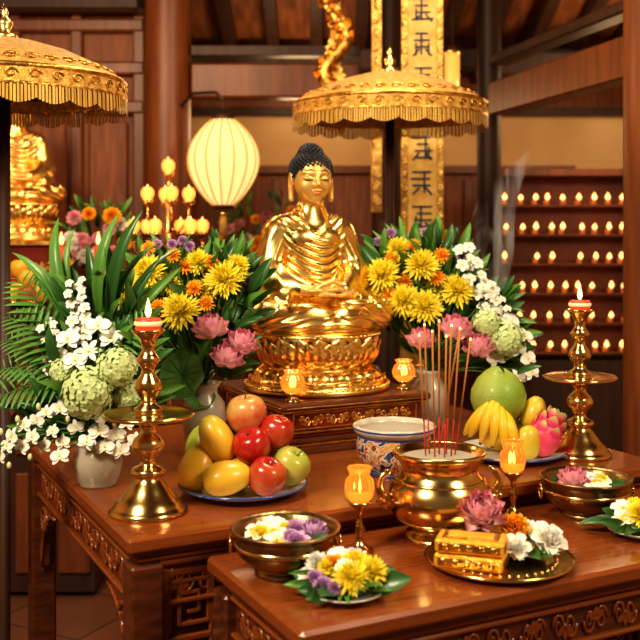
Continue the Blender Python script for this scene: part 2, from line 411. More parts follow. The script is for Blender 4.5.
# ------------------------------------------------------------------ BUDDHA
def build_buddha_parts():
    TY=.055
    lo=(-.245,-.19,-.012); st=.0025
    P=grid(lo,(.245,.16,.40),st); X,Y,Z=P
    AX=np.abs(X); Q=[AX,Y,Z]
    b=ell(P,(0,TY-.012,.065),(.12,.09,.085))
    b=un(b,ell(P,(0,TY-.004,.165),(.084,.064,.11)),.04)
    b=un(b,ell(P,(0,TY-.006,.258),(.095,.06,.07)),.035)
    b=un(b,cap(Q,(0,TY+.006,.318),(.08,TY+.004,.294),.034,.042),.03)
    b=un(b,cap(P,(0,TY,.33),(0,TY-.008,.39),.034,.03),.035)
    tors=b
    arm=un(cap(Q,(.1,TY+.004,.282),(.138,TY-.02,.17),.042,.035), cap(Q,(.138,TY-.02,.168),(.055,-.075,.118),.035,.023),.02)
    slv=un(cap(Q,(.138,TY-.03,.15),(.135,.0,.085),.032,.036), cap(Q,(.11,-.03,.12),(.12,-.035,.085),.022,.03),.025)
    arm=un(arm,slv,.025)
    leg=un(cap(Q,(.08,.015,.06),(.172,-.05,.046),.056,.042), cap(Q,(.172,-.055,.042),(.035,-.128,.038),.041,.031),.018)
    leg=un(leg,ell(P,(0,-.1,.024),(.13,.062,.034)),.02)
    wave=lambda p: ((1+np.cos(p))/2)**1.6
    ph=(Z-5.5*(X-.012)**2+.002*np.sin(X*45))*2*pi/.0235
    chest=wave(ph)*.005*sst(Z,.09,.12)*(1-sst(AX,.08,.115))*(1-sst(Y,.04,.08))
    t1=tors-.004-chest
    ph=(Z*.55+AX*.9-Y*.75)*2*pi/.026
    a1=arm-.004-wave(ph)*.0028*sst(AX,.08,.11)
    ph=(Z*1.0-(Y+.1)*.5+2.0*AX**2+.002*np.sin(AX*60))*2*pi/.021
    l1=leg-.004-wave(ph)*.0034
    robe=un(t1,a1,.018); robe=un(robe,l1,.01)
    neck=ell(P,(0.006,-.045,.368),(.052,.115,.088))
    robe=np.maximum(robe,-neck)
    tc=np.maximum(tors,-.01)
    col=np.sqrt((tc-.005)**2+neck**2)-.0038
    col2=np.sqrt((tc-.0035)**2+(neck-.011)**2)-.0028
    skin=un(tors,ell(Q,(.036,TY-.05,.268),(.038,.019,.028)),.02)
    f=np.minimum(robe,skin); f=un(f,col,.003); f=un(f,col2,.003)
    foot=ell(P,(.075,-.108,.081),(.05,.024,.014)); foot=un(foot,ell(P,(-.078,-.115,.076),(.045,.022,.012)),.002)
    for s,x0 in ((1,.122),(-1,-.12)):
        for k in range(5):
            foot=un(foot,ell(P,(x0-s*.002*abs(k-1),-.13+k*.0098,.084 if s>0 else .079),(.0115,.0056,.0068)),.003)
    f=un(f,foot,.004)
    f=np.maximum(f,-Z)
    V,F=nets(f,lo,st); body_mb=MB(); body_mb.add(V,F,GOLD)
    lo=(-.085,-.15,.085); st=.0014
    P=grid(lo,(.085,-.045,.165),st); h=[None]
    def U_(d,k=.003): h[0]=d if h[0] is None else un(h[0],d,k)
    for s,z in ((1,.106),(-1,.12)):
        U_(ell(P,(s*.034,-.1,z),(.034,.025,.009)),.004)
        U_(cap(P,(s*.078,-.08,z+.003),(s*.05,-.094,z),.016,.014),.012)
        for k in range(4):
            y=-.121+k*.0128; L=(.86,1.,.95,.78)[k]
            a=(s*.01,y,z+.001); m_=(-s*.018*L,y-.001,z+.003); e=(-s*.042*L,y+.002,z+.0005)
            U_(cap(P,a,m_,.0068,.0062),.0015); U_(cap(P,m_,e,.0062,.005),.0015)
        U_(cap(P,(s*.045,-.11,z+.004),(s*.026,-.12,.137),.0085,.0072),.005)
        U_(cap(P,(s*.026,-.12,.137),(s*.003,-.122,.146),.007,.0056),.003)
    V,F=nets(h[0],lo,st); hand_mb=MB(); hand_mb.add(V,F,GOLDF)
    lo=(-.07,-.085,-.1); st=.0014
    P=grid(lo,(.07,.085,.085),st); X,Y,Z=P; Q=[np.abs(X),Y,Z]
    h=ell(P,(0,.006,.012),(.053,.06,.052))
    h=un(h,ell(P,(0,-.01,-.022),(.0445,.044,.046)),.02)
    h=un(h,ell(P,(0,-.036,-.056),(.015,.012,.012)),.014)
    h=un(h,ell(Q,(.023,-.034,-.024),(.017,.0135,.018)),.014)
    h=un(h,cap(Q,(.006,-.0505,.012),(.034,-.041,.014),.0045,.003),.009)
    h=sub(h,ell(Q,(.0215,-.060,.0015),(.0145,.0078,.0065)),.006)
    h=un(h,ell(Q,(.0215,-.0455,-.001),(.0138,.0085,.0078)),.003)
    h=un(h,cap(P,(0,-.0505,.011),(0,-.0645,-.0155),.0042,.0062),.006)
    h=un(h,ell(Q,(.0072,-.056,-.0175),(.0048,.0062,.0042)),.003)
    h=un(h,ell(Q,(.0052,-.0525,-.0345),(.0088,.007,.0034)),.0025)
    h=un(h,ell(P,(0,-.0515,-.0405),(.0108,.0075,.0038)),.002)
    h=un(h,cap(P,(0,.012,-.05),(0,.012,-.13),.029,.034),.012)
    for z in (-.074,-.086): h=h-.0015*np.exp(-((Z-z)/.003)**2)*(Z<-.06)
    ear=ell(Q,(.0555,.008,-.012),(.0065,.0135,.026))
    ear=un(ear,cap(Q,(.056,.004,-.03),(.0555,.0,-.058),.0065,.0072),.006)
    ear=sub(ear,ell(Q,(.0625,.004,-.008),(.005,.008,.017)),.003)
    h=un(h,ear,.004)
    V,F=nets(h,lo,st); head_mb=MB(); head_mb.add(V,F,GOLDF)
    bvh=BVHTree.FromPolygons([Vector(v) for v in V.tolist()],F)
    def surf(x,z,off=.0002):
        r=bvh.ray_cast(Vector((x,-.2,z)),Vector((0,1,0)))
        return Vector((x,(r[0].y if r[0] else -.04)-off,z))
    for s in (-1,1):
        head_mb.tube([surf(s*(.0065+.0285*t),.0135+.0072*sin(pi*min(1,t*.9+.12))) for t in [i/12 for i in range(13)]],[.0005+.0013*sin(pi*(i+.6)/13.4) for i in range(13)],PAINTD,6)
        head_mb.tube([surf(s*(.0095+.0235*t),-.0038-.0022*sin(pi*t)) for t in [i/10 for i in range(11)]],[.0005+.0015*sin(pi*(i+.5)/11) for i in range(11)],PAINTD,6)
        head_mb.tube([surf(s*(.0095+.0235*t),.001+.0045*sin(pi*t)) for t in [i/10 for i in range(11)]],.0005,PAINTD,5)
    head_mb.tube([surf(-.0125+.025*t,-.0352+.0012*abs(sin(2*pi*t)),-.0001) for t in [i/14 for i in range(15)]],[.0004+.0015*sin(pi*(i+.3)/14.6) for i in range(15)],LIPS,6)
    head_mb.tube([surf(-.0095+.019*t,-.0398-.0012*sin(pi*t),-.0001) for t in [i/12 for i in range(13)]],[.0004+.0016*sin(pi*(i+.3)/12.6) for i in range(13)],LIPS,6)
    head_mb.ball(surf(0,.026,0),.002,LIPS,8,6)
    lo=(-.07,-.07,-.06); st=.0022; P=grid(lo,(.07,.09,.11),st); X,Y,Z=P
    hr=ell(P,(0,.010,.015),(.0555,.0615,.0525)); hr=np.maximum(hr,-(Z+Y*1.0+.019)/1.414)
    hr=un(hr,ell(P,(0,.018,.064),(.029,.03,.022)),.014)
    V,F=nets(hr,lo,st); hair=MB(); hair.add(V,F,HAIR)
    hb=BVHTree.FromPolygons([Vector(v) for v in V.tolist()],F)
    def curls(c,n,zmin):
        for i in range(n):
            z=1-2*(i+.5)/n; r=math.sqrt(1-z*z); a=i*2.399963; d=Vector((r*cos(a),r*sin(a),z))
            o=Vector(c); hit=hb.ray_cast(o+d*.2,-d)
            if hit[0] is None: continue
            p=hit[0]
            if p.z+p.y<-.0165 or (zmin is not None and p.z<zmin): continue
            if zmin is None and p.z>.062: continue
            hair.ball(p,.0046,HAIR,8,6); hair.ball(p+d*.0036,.0022,HAIR,6,4)
    curls((0,.01,.015),560,None); curls((0,.018,.064),190,.06)
    hair.ball((0,-.014,.06),.0045,LIPS,10,8)
    # lotus throne
    th=MB(); S=Sc(1,.92,1)
    prof=[(0,0),(.213,0),(.218,.004),(.218,.014),(.21,.02),(.2,.022),(.203,.028),(.2,.036),(.185,.04),(.168,.05),(.15,.062),(.147,.075),(.158,.084),(.172,.1),(.178,.12),(.18,.15),(.186,.158),(.186,.166),(.178,.172),(.1,.176),(0,.176)]
    th.lathe(prof,GOLD,72,S)
    dp=petal(.058,.027,a0=radians(20),bend=radians(-110),cup=-.5,nu=7,nv=3,p=.55,sk=1.2,base=.7)
    for i in range(22): addp(th,dp,GOLD,S@Rz(2*pi*i/22)@Tr(.152,0,.064))
    for k,(n,r0,z0,L,W,a,bd) in enumerate([(20,.146,.07,.085,.031,10,85),(20,.16,.082,.078,.029,25,75),(20,.17,.1,.066,.028,40,65)]):
        up=petal(L,W,a0=radians(a),bend=radians(bd),cup=.55,nu=8,nv=3,p=.5,sk=1.25,base=.7)
        inn=petal(L*.72,W*.6,a0=radians(a),bend=radians(bd),cup=.2,nu=6,nv=2,p=.5,sk=1.25,base=.7)
        for i in range(n):
            A=S@Rz(2*pi*(i+.5*(k%2))/n)@Tr(r0,0,z0)
            addp(th,up,GOLD,A); addp(th,inn,GOLD,A@Tr(.0035,0,-.0028))
    for i in range(64):
        a=2*pi*i/64; th.ball((.214*cos(a),.214*.92*sin(a),.017),.0048,GOLD,6,5)
        th.ball((.187*cos(a),.187*.92*sin(a),.162),.004,GOLD,6,5)
    for i in range(26):
        a=2*pi*i/26; M=S@Rz(a)@Tr(.2035,0,.03)
        pts=[(.0005,.012*cos(t)*(1-t/9),.009*sin(t)*(1-t/9)) for t in [j*.6 for j in range(13)]]
        th.tube(pts,.0022,GOLD,5,M)
    return body_mb.mesh('robed_body'),hand_mb.mesh('folded_hands'),head_mb.mesh('head'),hair.mesh('hair'),th.mesh('lotus_throne'),TY
BP=build_buddha_parts()
def buddha(loc,rz,sc):
    e=bpy.data.objects.new('buddha_statue',None); scene.collection.objects.link(e)
    e.location=loc; e.rotation_euler=(0,0,rz); e.scale=(sc,)*3
    TY=BP[5]
    for nm,me,off in (('robed_body',BP[0],(0,0,.172)),('folded_hands',BP[1],(0,0,.172)),('head',BP[2],(0,TY-.02,.172+.452)),('hair',BP[3],(0,TY-.02,.172+.452)),('lotus_throne',BP[4],(0,-.01,0))):
        o=bpy.data.objects.new(nm,me); scene.collection.objects.link(o); o.parent=e; o.location=off
        if nm in('head','hair'): o.rotation_euler=(radians(5),0,radians(-5)); o.scale=(1.13,)*3
buddha((-0.012,3.06,.9905),radians(22),1.03)

# ------------------------------------------------------------------ carving helper
def scrollwork(mb, M, w, h, m, n=4, r=.004):
    for i in range(n):
        cx=-w/2+w*(i+.5)/n; sgn=1 if i%2 else -1; R=min(h*.42,w/n*.42)
        for s2 in (1,-1):
            pts=[(cx+s2*(R*.5+R*.5*(1-t/12)*cos(t)*1.0), 0, sgn*s2*(R*.9*(1-t/12)*sin(t))) for t in [j*.5 for j in range(20)]]
            mb.tube(pts,[r*(1-.5*j/20) for j in range(20)],m,5,M)
        for a in (-.9,0,.9):
            mb.add(*petal(R*.9,R*.22,nu=4,nv=1)[:2],m,M@Tr(cx,-r*.6,0)@Rx(pi/2)@Rz(pi/2*sgn+a))
        mb.ball((cx,0,0),(R*.2,r,R*.2),m,8,6,M)

def altar(name,w,d,top,loc,broad,slab=.034,ap=.095):
    b=MB()
    b.box(w/2,d/2,top-slab/2,w,d,slab,WOOD,bev=.007)
    b.box(w/2,d/2,top-slab-.006,w-.03,d-.03,.012,WOODR)
    b.box(w/2,d/2,top-slab-.02,w-.05,d-.05,.016,WOOD,bev=.006)
    z1=top-slab-.028; zc=z1-ap/2
    for y in (.045,d-.045): b.box(w/2,y,zc,w-.1,.022,ap,WOODR)
    for x in (.045,w-.045): b.box(x,d/2,zc,.022,d-.1,ap,WOODR)
    MF=Tr(w/2,.032,zc); scrollwork(b,MF,w-.16,ap*.85,WOOD,int(w/.085),.0045)
    ML=Tr(.032,d/2,zc)@Rz(-pi/2); scrollwork(b,ML,d-.2,ap*.85,WOOD,int(d/.1),.0045)
    for zz in (z1-.006,z1-ap+.006):
        b.box(w/2,.03,zz,w-.1,.014,.01,WOOD); b.box(.03,d/2,zz,.014,d-.1,.01,WOOD)
    lz=z1
    for x in (.045,w-.045):
        for y in (.045,d-.045):
            b.box(x,y,lz/2,.07,.07,lz,WOODR,bev=.006); b.box(x,y,.02,.085,.085,.04,WOODR)
    for x0 in ((.08+broad/2),(w-.08-broad/2)):
        H=lz-.1; b.box(x0,.05,.08+H/2,broad,.02,H,WOODR)
        for s in (-1,1): b.box(x0+s*(broad/2-.009),.036,.08+H/2,.014,.016,H,WOOD)
        for zz in (lz-.03,lz-.17,lz-.2,lz-.45,.1): b.box(x0,.036,zz,broad,.016,.014,WOOD)
        q=broad*.36; zc2=lz-.1
        pts=[(-q,0,-.05),(-q,0,.05),(q,0,.05),(q,0,-.04),(-q*.5,0,-.04),(-q*.5,0,.025),(q*.5,0,.025),(q*.5,0,-.015),(0,0,-.015)]
        for a,c in zip(pts,pts[1:]):
            b.box((a[0]+c[0])/2,0,(a[2]+c[2])/2,abs(a[0]-c[0])+.009,.012,abs(a[2]-c[2])+.009,WOOD,Tr(x0,.034,zc2),.002)
        scrollwork(b,Tr(x0,.036,lz-.32)@Ry(pi/2),.2,broad*.7,WOOD,2,.005)
    Ls=min(.2,(d-.2)*.42)
    for yy,s in ((.078,1),(d-.078,-1)):
        arc=[(0,0),(Ls,0),(Ls,-.02)]+[(Ls-(Ls-.02)*sin(t), -.02-(Ls-.02)*(1-cos(t))) for t in [j*pi/2/8 for j in range(1,9)]]+[(0,-Ls)]
        Ms=Tr(.045,yy,z1-ap)@Rz(s*pi/2)
        b.prism(arc,.02,WOODR,Ms)
        b.tube([(x,s*.012,z) for x,z in arc[2:-1]],.005,WOOD,6,Ms)
        sp=[(Ls*.3+Ls*.22*(1-t/12)*cos(t),s*.012,-Ls*.3+Ls*.22*(1-t/12)*sin(t)) for t in [j*.5 for j in range(22)]]
        b.tube(sp,.006,WOOD,6,Ms)
    b.box(w/2,.045,.16,w-.1,.03,.035,WOODR); b.box(.045,d/2,.16,.03,d-.1,.035,WOODR)
    b.box(w/2,d-.045,.16,w-.1,.03,.035,WOODR); b.box(w-.045,d/2,.16,.03,d-.1,.035,WOODR)
    return b.obj(name,loc,TH)
A=Vector((-.384,2.0,0))
def W(p,q,z=0.): return (A.x+p*cos(TH)-q*sin(TH), A.y+p*sin(TH)+q*cos(TH), z)
ZU=.85; ZL=.795
altar('altar_table',1.46,1.1,ZU,W(0,0),.12)
altar('offering_table',1.5,.45,ZL,W(.165,-.452),.10,ap=.085)

# ------------------------------------------------------------------ statue pedestal
b=MB(); w,d=.46,.48
def tier(z0,z1,ex,m,bev=.003): b.box(0,0,(z0+z1)/2,w+ex,d+ex,z1-z0,m,bev=bev)
tier(0,.018,.03,WOODR); tier(.018,.028,.01,GOLDC); tier(.028,.042,.02,WOODR,.006); tier(.042,.054,-.01,LACQ); tier(.054,.06,.005,GOLDC)
tier(.06,.114,-.02,LACQ); tier(.114,.12,.005,GOLDC); tier(.12,.14,.025,WOODR,.006)
for M,L in ((Tr(0,-(d-.02)/2,.087),w),(Tr(-(w-.02)/2,0,.087)@Rz(-pi/2),d)):
    scrollwork(b,M,L-.09,.05,GOLDC,9,.003)
    scrollwork(b,M@Tr(0,-.014,-.052),L-.04,.014,GOLDC,18,.0014)
    for s in (-1,1): b.box(s*(L/2-.03),-.001,0,.005,.005,.044,GOLDC,M)
    for zz in (-.022,.022): b.box(0,-.001,zz,L-.06,.005,.0035,GOLDC,M)
    b.box(0,-.0235,.041,L-.0,.003,.004,GOLDC,M)
for s in(-1,1):
    for s2 in (-1,1): b.box(s*(w/2-.02),s2*(d/2-.02),.009,.06,.06,.018,WOODR)
b.obj('statue_pedestal',(0.0,3.067,ZU),TH)

# ------------------------------------------------------------------ candlesticks
def flame(b,c,s=1.,m=None):
    b.lathe([(0,0),(.004*s,.003*s),(.0068*s,.011*s),(.0058*s,.02*s),(.003*s,.031*s),(0,.042*s)],m or FLAME,12,Tr(*c))
def candlestick(loc):
    b=MB()
    pr=[(0,0),(.085,0),(.087,.005),(.08,.012),(.074,.018),(.072,.024),(.06,.034),(.048,.05),(.036,.066),(.028,.074),(.027,.078),(.036,.084),(.039,.09),(.033,.097),(.02,.103),(.016,.112),(.022,.124),(.034,.138),(.037,.149),(.03,.162),(.018,.174),(.016,.184),(.022,.192),(.03,.199),(.06,.205),(.098,.21),(.102,.215),(.1,.2185),(.094,.2165),(.04,.212),(.026,.214),(.032,.222),(.03,.23),(.018,.238),(.015,.248),(.024,.26),(.031,.274),(.027,.289),(.016,.303),(.014,.315),(.022,.326),(.027,.335),(.02,.345),(.014,.355),(.015,.368),(.021,.382),(.034,.394),(.037,.4),(.034,.402),(.028,.398),(0,.398)]
    b.lathe(pr,BRASS,48)
    b.lathe([(.027,.398),(.028,.41),(.028,.424),(.025,.426),(.012,.42),(0,.42)],REDC,24)
    b.lathe([(.0285,.41),(.031,.412),(.031,.418),(.0285,.42)],WAXW,24)
    b.tube([(0,0,.42),(.0005,0,.43)],.0009,PAINTD,5)
    flame(b,(0,0,.427),1.05)
    b.obj('candlestick',loc)
candlestick((-.378,2.2,ZU)); candlestick((.716,2.756,ZU))

# ------------------------------------------------------------------ votive lamps
def votive(loc,h=.17,s=1.):
    b=MB(); k=h/.17
    b.lathe([(0,0),(.032*s,0),(.033*s,.004),(.022*s,.01),(.009*s,.02*k),(.007*s,.035*k),(.014*s,.045*k),(.007*s,.056*k),(.006*s,.075*k),(.012*s,.085*k),(.026*s,.095*k),(.028*s,.1*k),(0,.1*k)],BRASS,28)
    rf=lambda a,i:1+.05*cos(a*10)
    b.lathe([(.02*s,.099*k),(.03*s,.108*k),(.034*s,.125*k),(.031*s,.142*k),(.022*s,.152*k),(.025*s,.16*k),(.028*s,.168*k),(.026*s,.168*k),(.02*s,.153*k)],AMBER,60,None,rf)
    b.lathe([(0,.101*k),(.02*s,.103*k),(.022*s,.118*k),(0,.118*k)],AMBERB,20)
    flame(b,(0,0,.119*k),.75,FLAMEW)
    b.obj('votive_lamp',loc)
votive((.083,2.1,ZL),.18,.9); votive((.455,2.36,ZL),.18,.9)
def votive_small(loc):
    b=MB(); rf=lambda a,i:1+.05*cos(a*8)
    b.lathe([(0,0),(.024,0),(.024,.004),(.01,.01),(.01,.018),(.022,.024),(0,.024)],BRASS,24)
    b.lathe([(.018,.024),(.03,.035),(.034,.052),(.028,.07),(.02,.078),(.026,.088),(.024,.088),(.017,.078)],AMBER,48,None,rf)
    b.lathe([(0,.025),(.018,.028),(.022,.042),(0,.042)],AMBERB,16); flame(b,(0,0,.043),.75,FLAMEW); b.obj('votive_lamp',loc)
def onped(x,y): return (x*cos(TH)-y*sin(TH), 3.067+x*sin(TH)+y*cos(TH), ZU+.14)
votive_small(onped(-.19,-.205)); votive_small(onped(.208,-.15))

# ------------------------------------------------------------------ censer
b=MB()
b.lathe([(0,0),(.078,0),(.08,.006),(.074,.014),(.064,.018),(.06,.026),(.068,.032),(.09,.045),(.108,.066),(.114,.09),(.11,.112),(.096,.132),(.084,.144),(.082,.156),(.09,.17),(.1,.182),(.102,.19),(.098,.194),(.092,.19),(.086,.176),(0,.176)],BRASS,64)
b.lathe([(0,.182),(.06,.181),(.09,.176)],ASH,32)
for zz,r in ((.046,.0925),(.132,.0975)):
    b.lathe([(r-.002,zz-.003),(r+.003,zz),(r-.002,zz+.003)],BRASS,64)
for s in (-1,1):
    b.tube([(s*(.105+.03*sin(t)),0,.09+.034*(1-cos(t))*.9+0) for t in [i*.3 for i in range(11)]],[.012-.0006*i for i in range(11)],BRASS,8)
    b.ball((s*.118,0,.085),(.018,.016,.016),BRASS,12,8); b.ball((s*.134,-.0,.09),(.01,.012,.009),BRASS,8,6)
    for q in (-1,1): b.ball((s*.124,q*.012,.1),.005,BRASS,8,6)
b.obj('incense_burner',(.262,2.19,ZL),radians(8))
b=MB()
for i,(dx,dy,lx,ly,L) in enumerate([(-.03,0,-.015,0,.26),(-.02,.02,-.01,.01,.28),(-.012,-.015,-.006,0,.27),(0,.01,0,0,.29),(.008,-.02,.004,0,.26),(.016,.015,.012,0,.28),(.024,-.005,.02,0,.275),(.034,.01,.035,0,.25),(.0,.03,.05,.01,.27)]):
    p0=Vector((dx,dy,-.01)); p1=Vector((dx+lx,dy+ly,L)); m_=p0.lerp(p1,.3)
    b.tube([p0,m_],.0017,STICKR,6); b.tube([m_,p1],.0021,STICK,6); b.ball(p1,(.0024,.0024,.004),BGFL,6,5)
b.obj('incense_sticks',(.262,2.19,ZL+.184))
# smoke plume: a real volume
sm=bpy.data.materials.new('incense_smoke_volume'); sm.use_nodes=True; nt=sm.node_tree; nt.nodes.clear()
o_=nt.nodes.new('ShaderNodeOutputMaterial'); v_=nt.nodes.new('ShaderNodeVolumePrincipled'); v_.inputs['Color'].default_value=(.9,.88,.9,1)
tc_=nt.nodes.new('ShaderNodeTexCoord'); mp_=nt.nodes.new('ShaderNodeMapping'); mp_.inputs['Rotation'].default_value=(0,radians(28),0); mp_.inputs['Scale'].default_value=(1.5,1.2,.5)
nz=nt.nodes.new('ShaderNodeTexNoise'); nz.inputs['Scale'].default_value=12; nz.inputs['Detail'].default_value=3; nz.inputs['Distortion'].default_value=1.6
mr=nt.nodes.new('ShaderNodeMapRange'); mr.inputs[1].default_value=.5; mr.inputs[2].default_value=.75; mr.inputs[3].default_value=0; mr.inputs[4].default_value=17
nt.links.new(tc_.outputs['Object'],mp_.inputs[0]); nt.links.new(mp_.outputs[0],nz.inputs['Vector']); nt.links.new(nz.outputs['Fac'],mr.inputs[0]); nt.links.new(mr.outputs[0],v_.inputs['Density'])
nt.links.new(v_.outputs[0],o_.inputs['Volume'])
b=MB()
pts=[];rr=[]
N=34
for i in range(N):
    t=i/(N-1); pts.append((.055+.15*t+.02*sin(7*t), .03*t, .275+.4*t)); rr.append(.004+.058*(sin(pi*t**.8)**1.1 if 0<t<1 else 0)*(.6+.5*t))
b.tube(pts,rr,sm,18)
b.obj('incense_smoke',(.262,2.23,ZL+.184))

# ------------------------------------------------------------------ painted ceramic pot
b=MB()
b.lathe([(0,0),(.066,0),(.067,.006),(.064,.008)],PORCB,48)
b.lathe([(.064,.008),(.084,.026),(.096,.052),(.098,.078),(.093,.094)],PAINTC,48)
b.lathe([(.093,.094),(.094,.098),(.0935,.1)],PORCB,48)
b.lathe([(.0935,.1),(.102,.106),(.106,.112),(.107,.12),(.103,.124),(.097,.122),(.092,.112)],PORCW,48)
b.lathe([(.1065,.1145),(.1075,.117),(.107,.1195)],PORCB,48)
b.lathe([(.092,.112),(.088,.1),(0,.1)],ASH,48)
b.obj('ceramic_incense_pot',(.19,2.56,ZU))

# ------------------------------------------------------------------ plates & fruit
def plate(b,r,m,rim=None,h=.018):
    b.lathe([(0,0),(r*.55,0),(r*.57,.004),(r*.8,.008),(r,h),(r*1.0,h+.003),(r*.97,h+.002),(r*.78,.0115),(r*.55,.008),(0,.008)],m,56)
    if rim: b.lathe([(r*.995,h-.001),(r*1.012,h+.002),(r*.985,h+.0045)],rim,56)
RED=mat('red_apple_skin',(.42,.015,.012),.25,c2=(.62,.2,.05),scale=9,coat=.4,lo=.48,hi=.8)
PNK=mat('blush_apple_skin',(.72,.46,.14),.3,c2=(.6,.1,.05),scale=14,coat=.3,lo=.4,hi=.62)
GRN=mat('green_apple_skin',(.3,.42,.05),.3,c2=(.52,.48,.1),scale=9,coat=.3)
MAN=mat('mango_skin',(.85,.5,.04),.35,c2=(.55,.52,.06),scale=8,coat=.2,lo=.42,hi=.7)
POM=mat('pomelo_skin',(.24,.38,.045),.4,c2=(.38,.46,.09),scale=8,bump=.5,bscale=220,coat=.1)
BAN=mat('banana_skin',(.88,.54,.02),.4,c2=(.75,.52,.04),scale=20)
BANT=mat('banana_tip',(.12,.07,.02),.7)
DRG=mat('dragonfruit_skin',(.72,.03,.14),.4,c2=(.8,.12,.2),scale=20)
DRS=mat('dragonfruit_scale',(.75,.06,.17),.45,c2=(.4,.6,.14),attr=True,lo=.45,hi=1)
def apple(b,c,r,m,tilt=(0,0)):
    pr=[(0,-.78),(.12,-.86),(.32,-.93),(.6,-.8),(.86,-.45),(.99,0),(.96,.36),(.78,.7),(.5,.86),(.26,.84),(.1,.72),(0,.62)]
    q=[]
    for a,c2 in zip(pr,pr[1:]): q+= [a,((a[0]+c2[0])/2*1.012,(a[1]+c2[1])/2*1.012)]
    q.append(pr[-1])
    M=Tr(*c)@Rx(tilt[0])@Ry(tilt[1])@Sc(r)
    b.lathe(q,m,28,M,lambda a,k:1+.02*cos(5*a))
    b.tube([(0,0,.6),(.03,0,.85),(.1,0,1.08)],.035,BANT,6,M)
def mango(b,c,r,L,m,ax=(1,0,.2)):
    M=aim(c,ax,0,r)
    pr=[(0,-L)]+[(sin(pi*i/16)**.8*(1+.12*cos(pi*i/16)),-L*cos(pi*i/16)) for i in range(1,16)]+[(0,L)]
    b.lathe(pr,m,24,M@Sc(1,.86,1)); b.ball((0,0,-L),(.1,.1,.06),BANT,8,5,M)
b=MB(); plate(b,.152,PORC,PORCB,.02)
b.obj('fruit_plate',(-.182,2.37,ZU))
b=MB()
mango(b,(-.108,-.02,.06),.046,1.2,MAN,(.35,.3,1)); mango(b,(-.03,-.088,.053),.045,1.25,MAN,(1,.25,.15))
mango(b,(-.062,-.01,.125),.046,1.28,MAN,(-.45,-.1,1)); mango(b,(-.105,.05,.1),.04,1.15,GRN,(.2,.2,1))
apple(b,(.06,-.075,.052),.045,RED,(.3,.3)); apple(b,(.112,-.01,.06),.046,GRN,(.3,.5))
apple(b,(.022,-.02,.11),.045,RED,(.4,-.3)); apple(b,(.078,.02,.135),.042,RED,(.1,.3)); apple(b,(.005,.035,.175),.049,PNK,(.1,-.1))
apple(b,(.02,.06,.08),.046,GRN); apple(b,(-.04,.09,.06),.044,RED); apple(b,(.07,.08,.06),.044,PNK); apple(b,(-.01,-.01,.048),.04,MAN)
b.obj('assorted_fruit',(-.182,2.37,ZU+.002))

b=MB(); plate(b,.15,PORC,PORCB,.018); b.obj('fruit_plate',(.524,2.74,ZU))
b=MB()
b.lathe([(0,-.92),(.5,-.85),(.9,-.35),(.97,.0),(.9,.35),(.66,.72),(.36,.95),(.14,1.06),(0,1.04)],POM,32,Tr(-.03,.03,.155)@Ry(-.1)@Sc(.08))
mango(b,(-.03,.03,.05),.045,1.1,MAN,(1,.2,0)); apple(b,(.05,.05,.052),.044,GRN)
for i,(x,y,tz,ln) in enumerate([(-.118,-.02,.135,.1),(-.092,-.05,.14,.115),(-.064,-.072,.135,.115),(-.035,-.085,.125,.108),(-.006,-.088,.115,.1),(-.128,.01,.125,.09)]):
    pts=[]
    hx,hy=-.04,-.02
    for k in range(13):
        t=k/12; px=hx+(x-hx)*min(1,t*1.0)**.6; py=hy+(y-hy)*t**.6-.022*sin(pi*t)
        pts.append((px,py,tz+.02-ln*t**1.25))
    rr=[.005,.0075,.011,.014,.0155,.016,.016,.0158,.015,.0135,.011,.0075,.004]
    b.tube(pts,rr,BAN,7); b.ball(pts[-1],.0052,BANT,6,5)
b.ball((-.04,-.02,.15),(.014,.012,.014),BANT,8,6)
M=Tr(.08,-.045,.062)@Ry(.5)
b.ball((0,0,0),(.047,.047,.058),DRG,20,14,M)
sp=petal(.036,.015,a0=radians(5),bend=radians(30),cup=.3,nu=5,nv=1,p=.6,sk=.8,base=.9)
for k in range(6):
    for i in range(7):
        ph=radians(25+k*24); a=2*pi*(i+.5*(k%2))/7
        addp(b,sp,DRS,M@Rz(a)@Tr(.046*sin(ph),0,-.057*cos(ph))@Ry(-(pi/2-.35)))
mango(b,(.03,-.07,.05),.038,1.25,MAN,(.1,-.2,1)); mango(b,(.065,.02,.115),.038,1.2,MAN,(.4,0,1)); apple(b,(.11,.03,.05),.036,MAN)
for p in ((-.02,.0,.225),(.02,.02,.22)): leaf_to(b,LFD,p,(p[0]*3+.02,-.02,.25))
b.obj('assorted_fruit',(.524,2.74,ZU+.002))

# ------------------------------------------------------------------ vases + arrangements
def vase(b,h,r,m,rw=.75):
    b.lathe([(0,0),(r*.7,0),(r*.72,.006),(r*.85,h*.2),(r,h*.5),(r*.92,h*.72),(r*rw,h*.85),(r*rw,h*.92),(r*(rw+.15),h),(r*(rw+.08),h),(r*(rw-.08),h*.9),(0,h*.88)],m,40)
cm=.01
def C(x,y,z): return (x*cm,y*cm,z*cm)
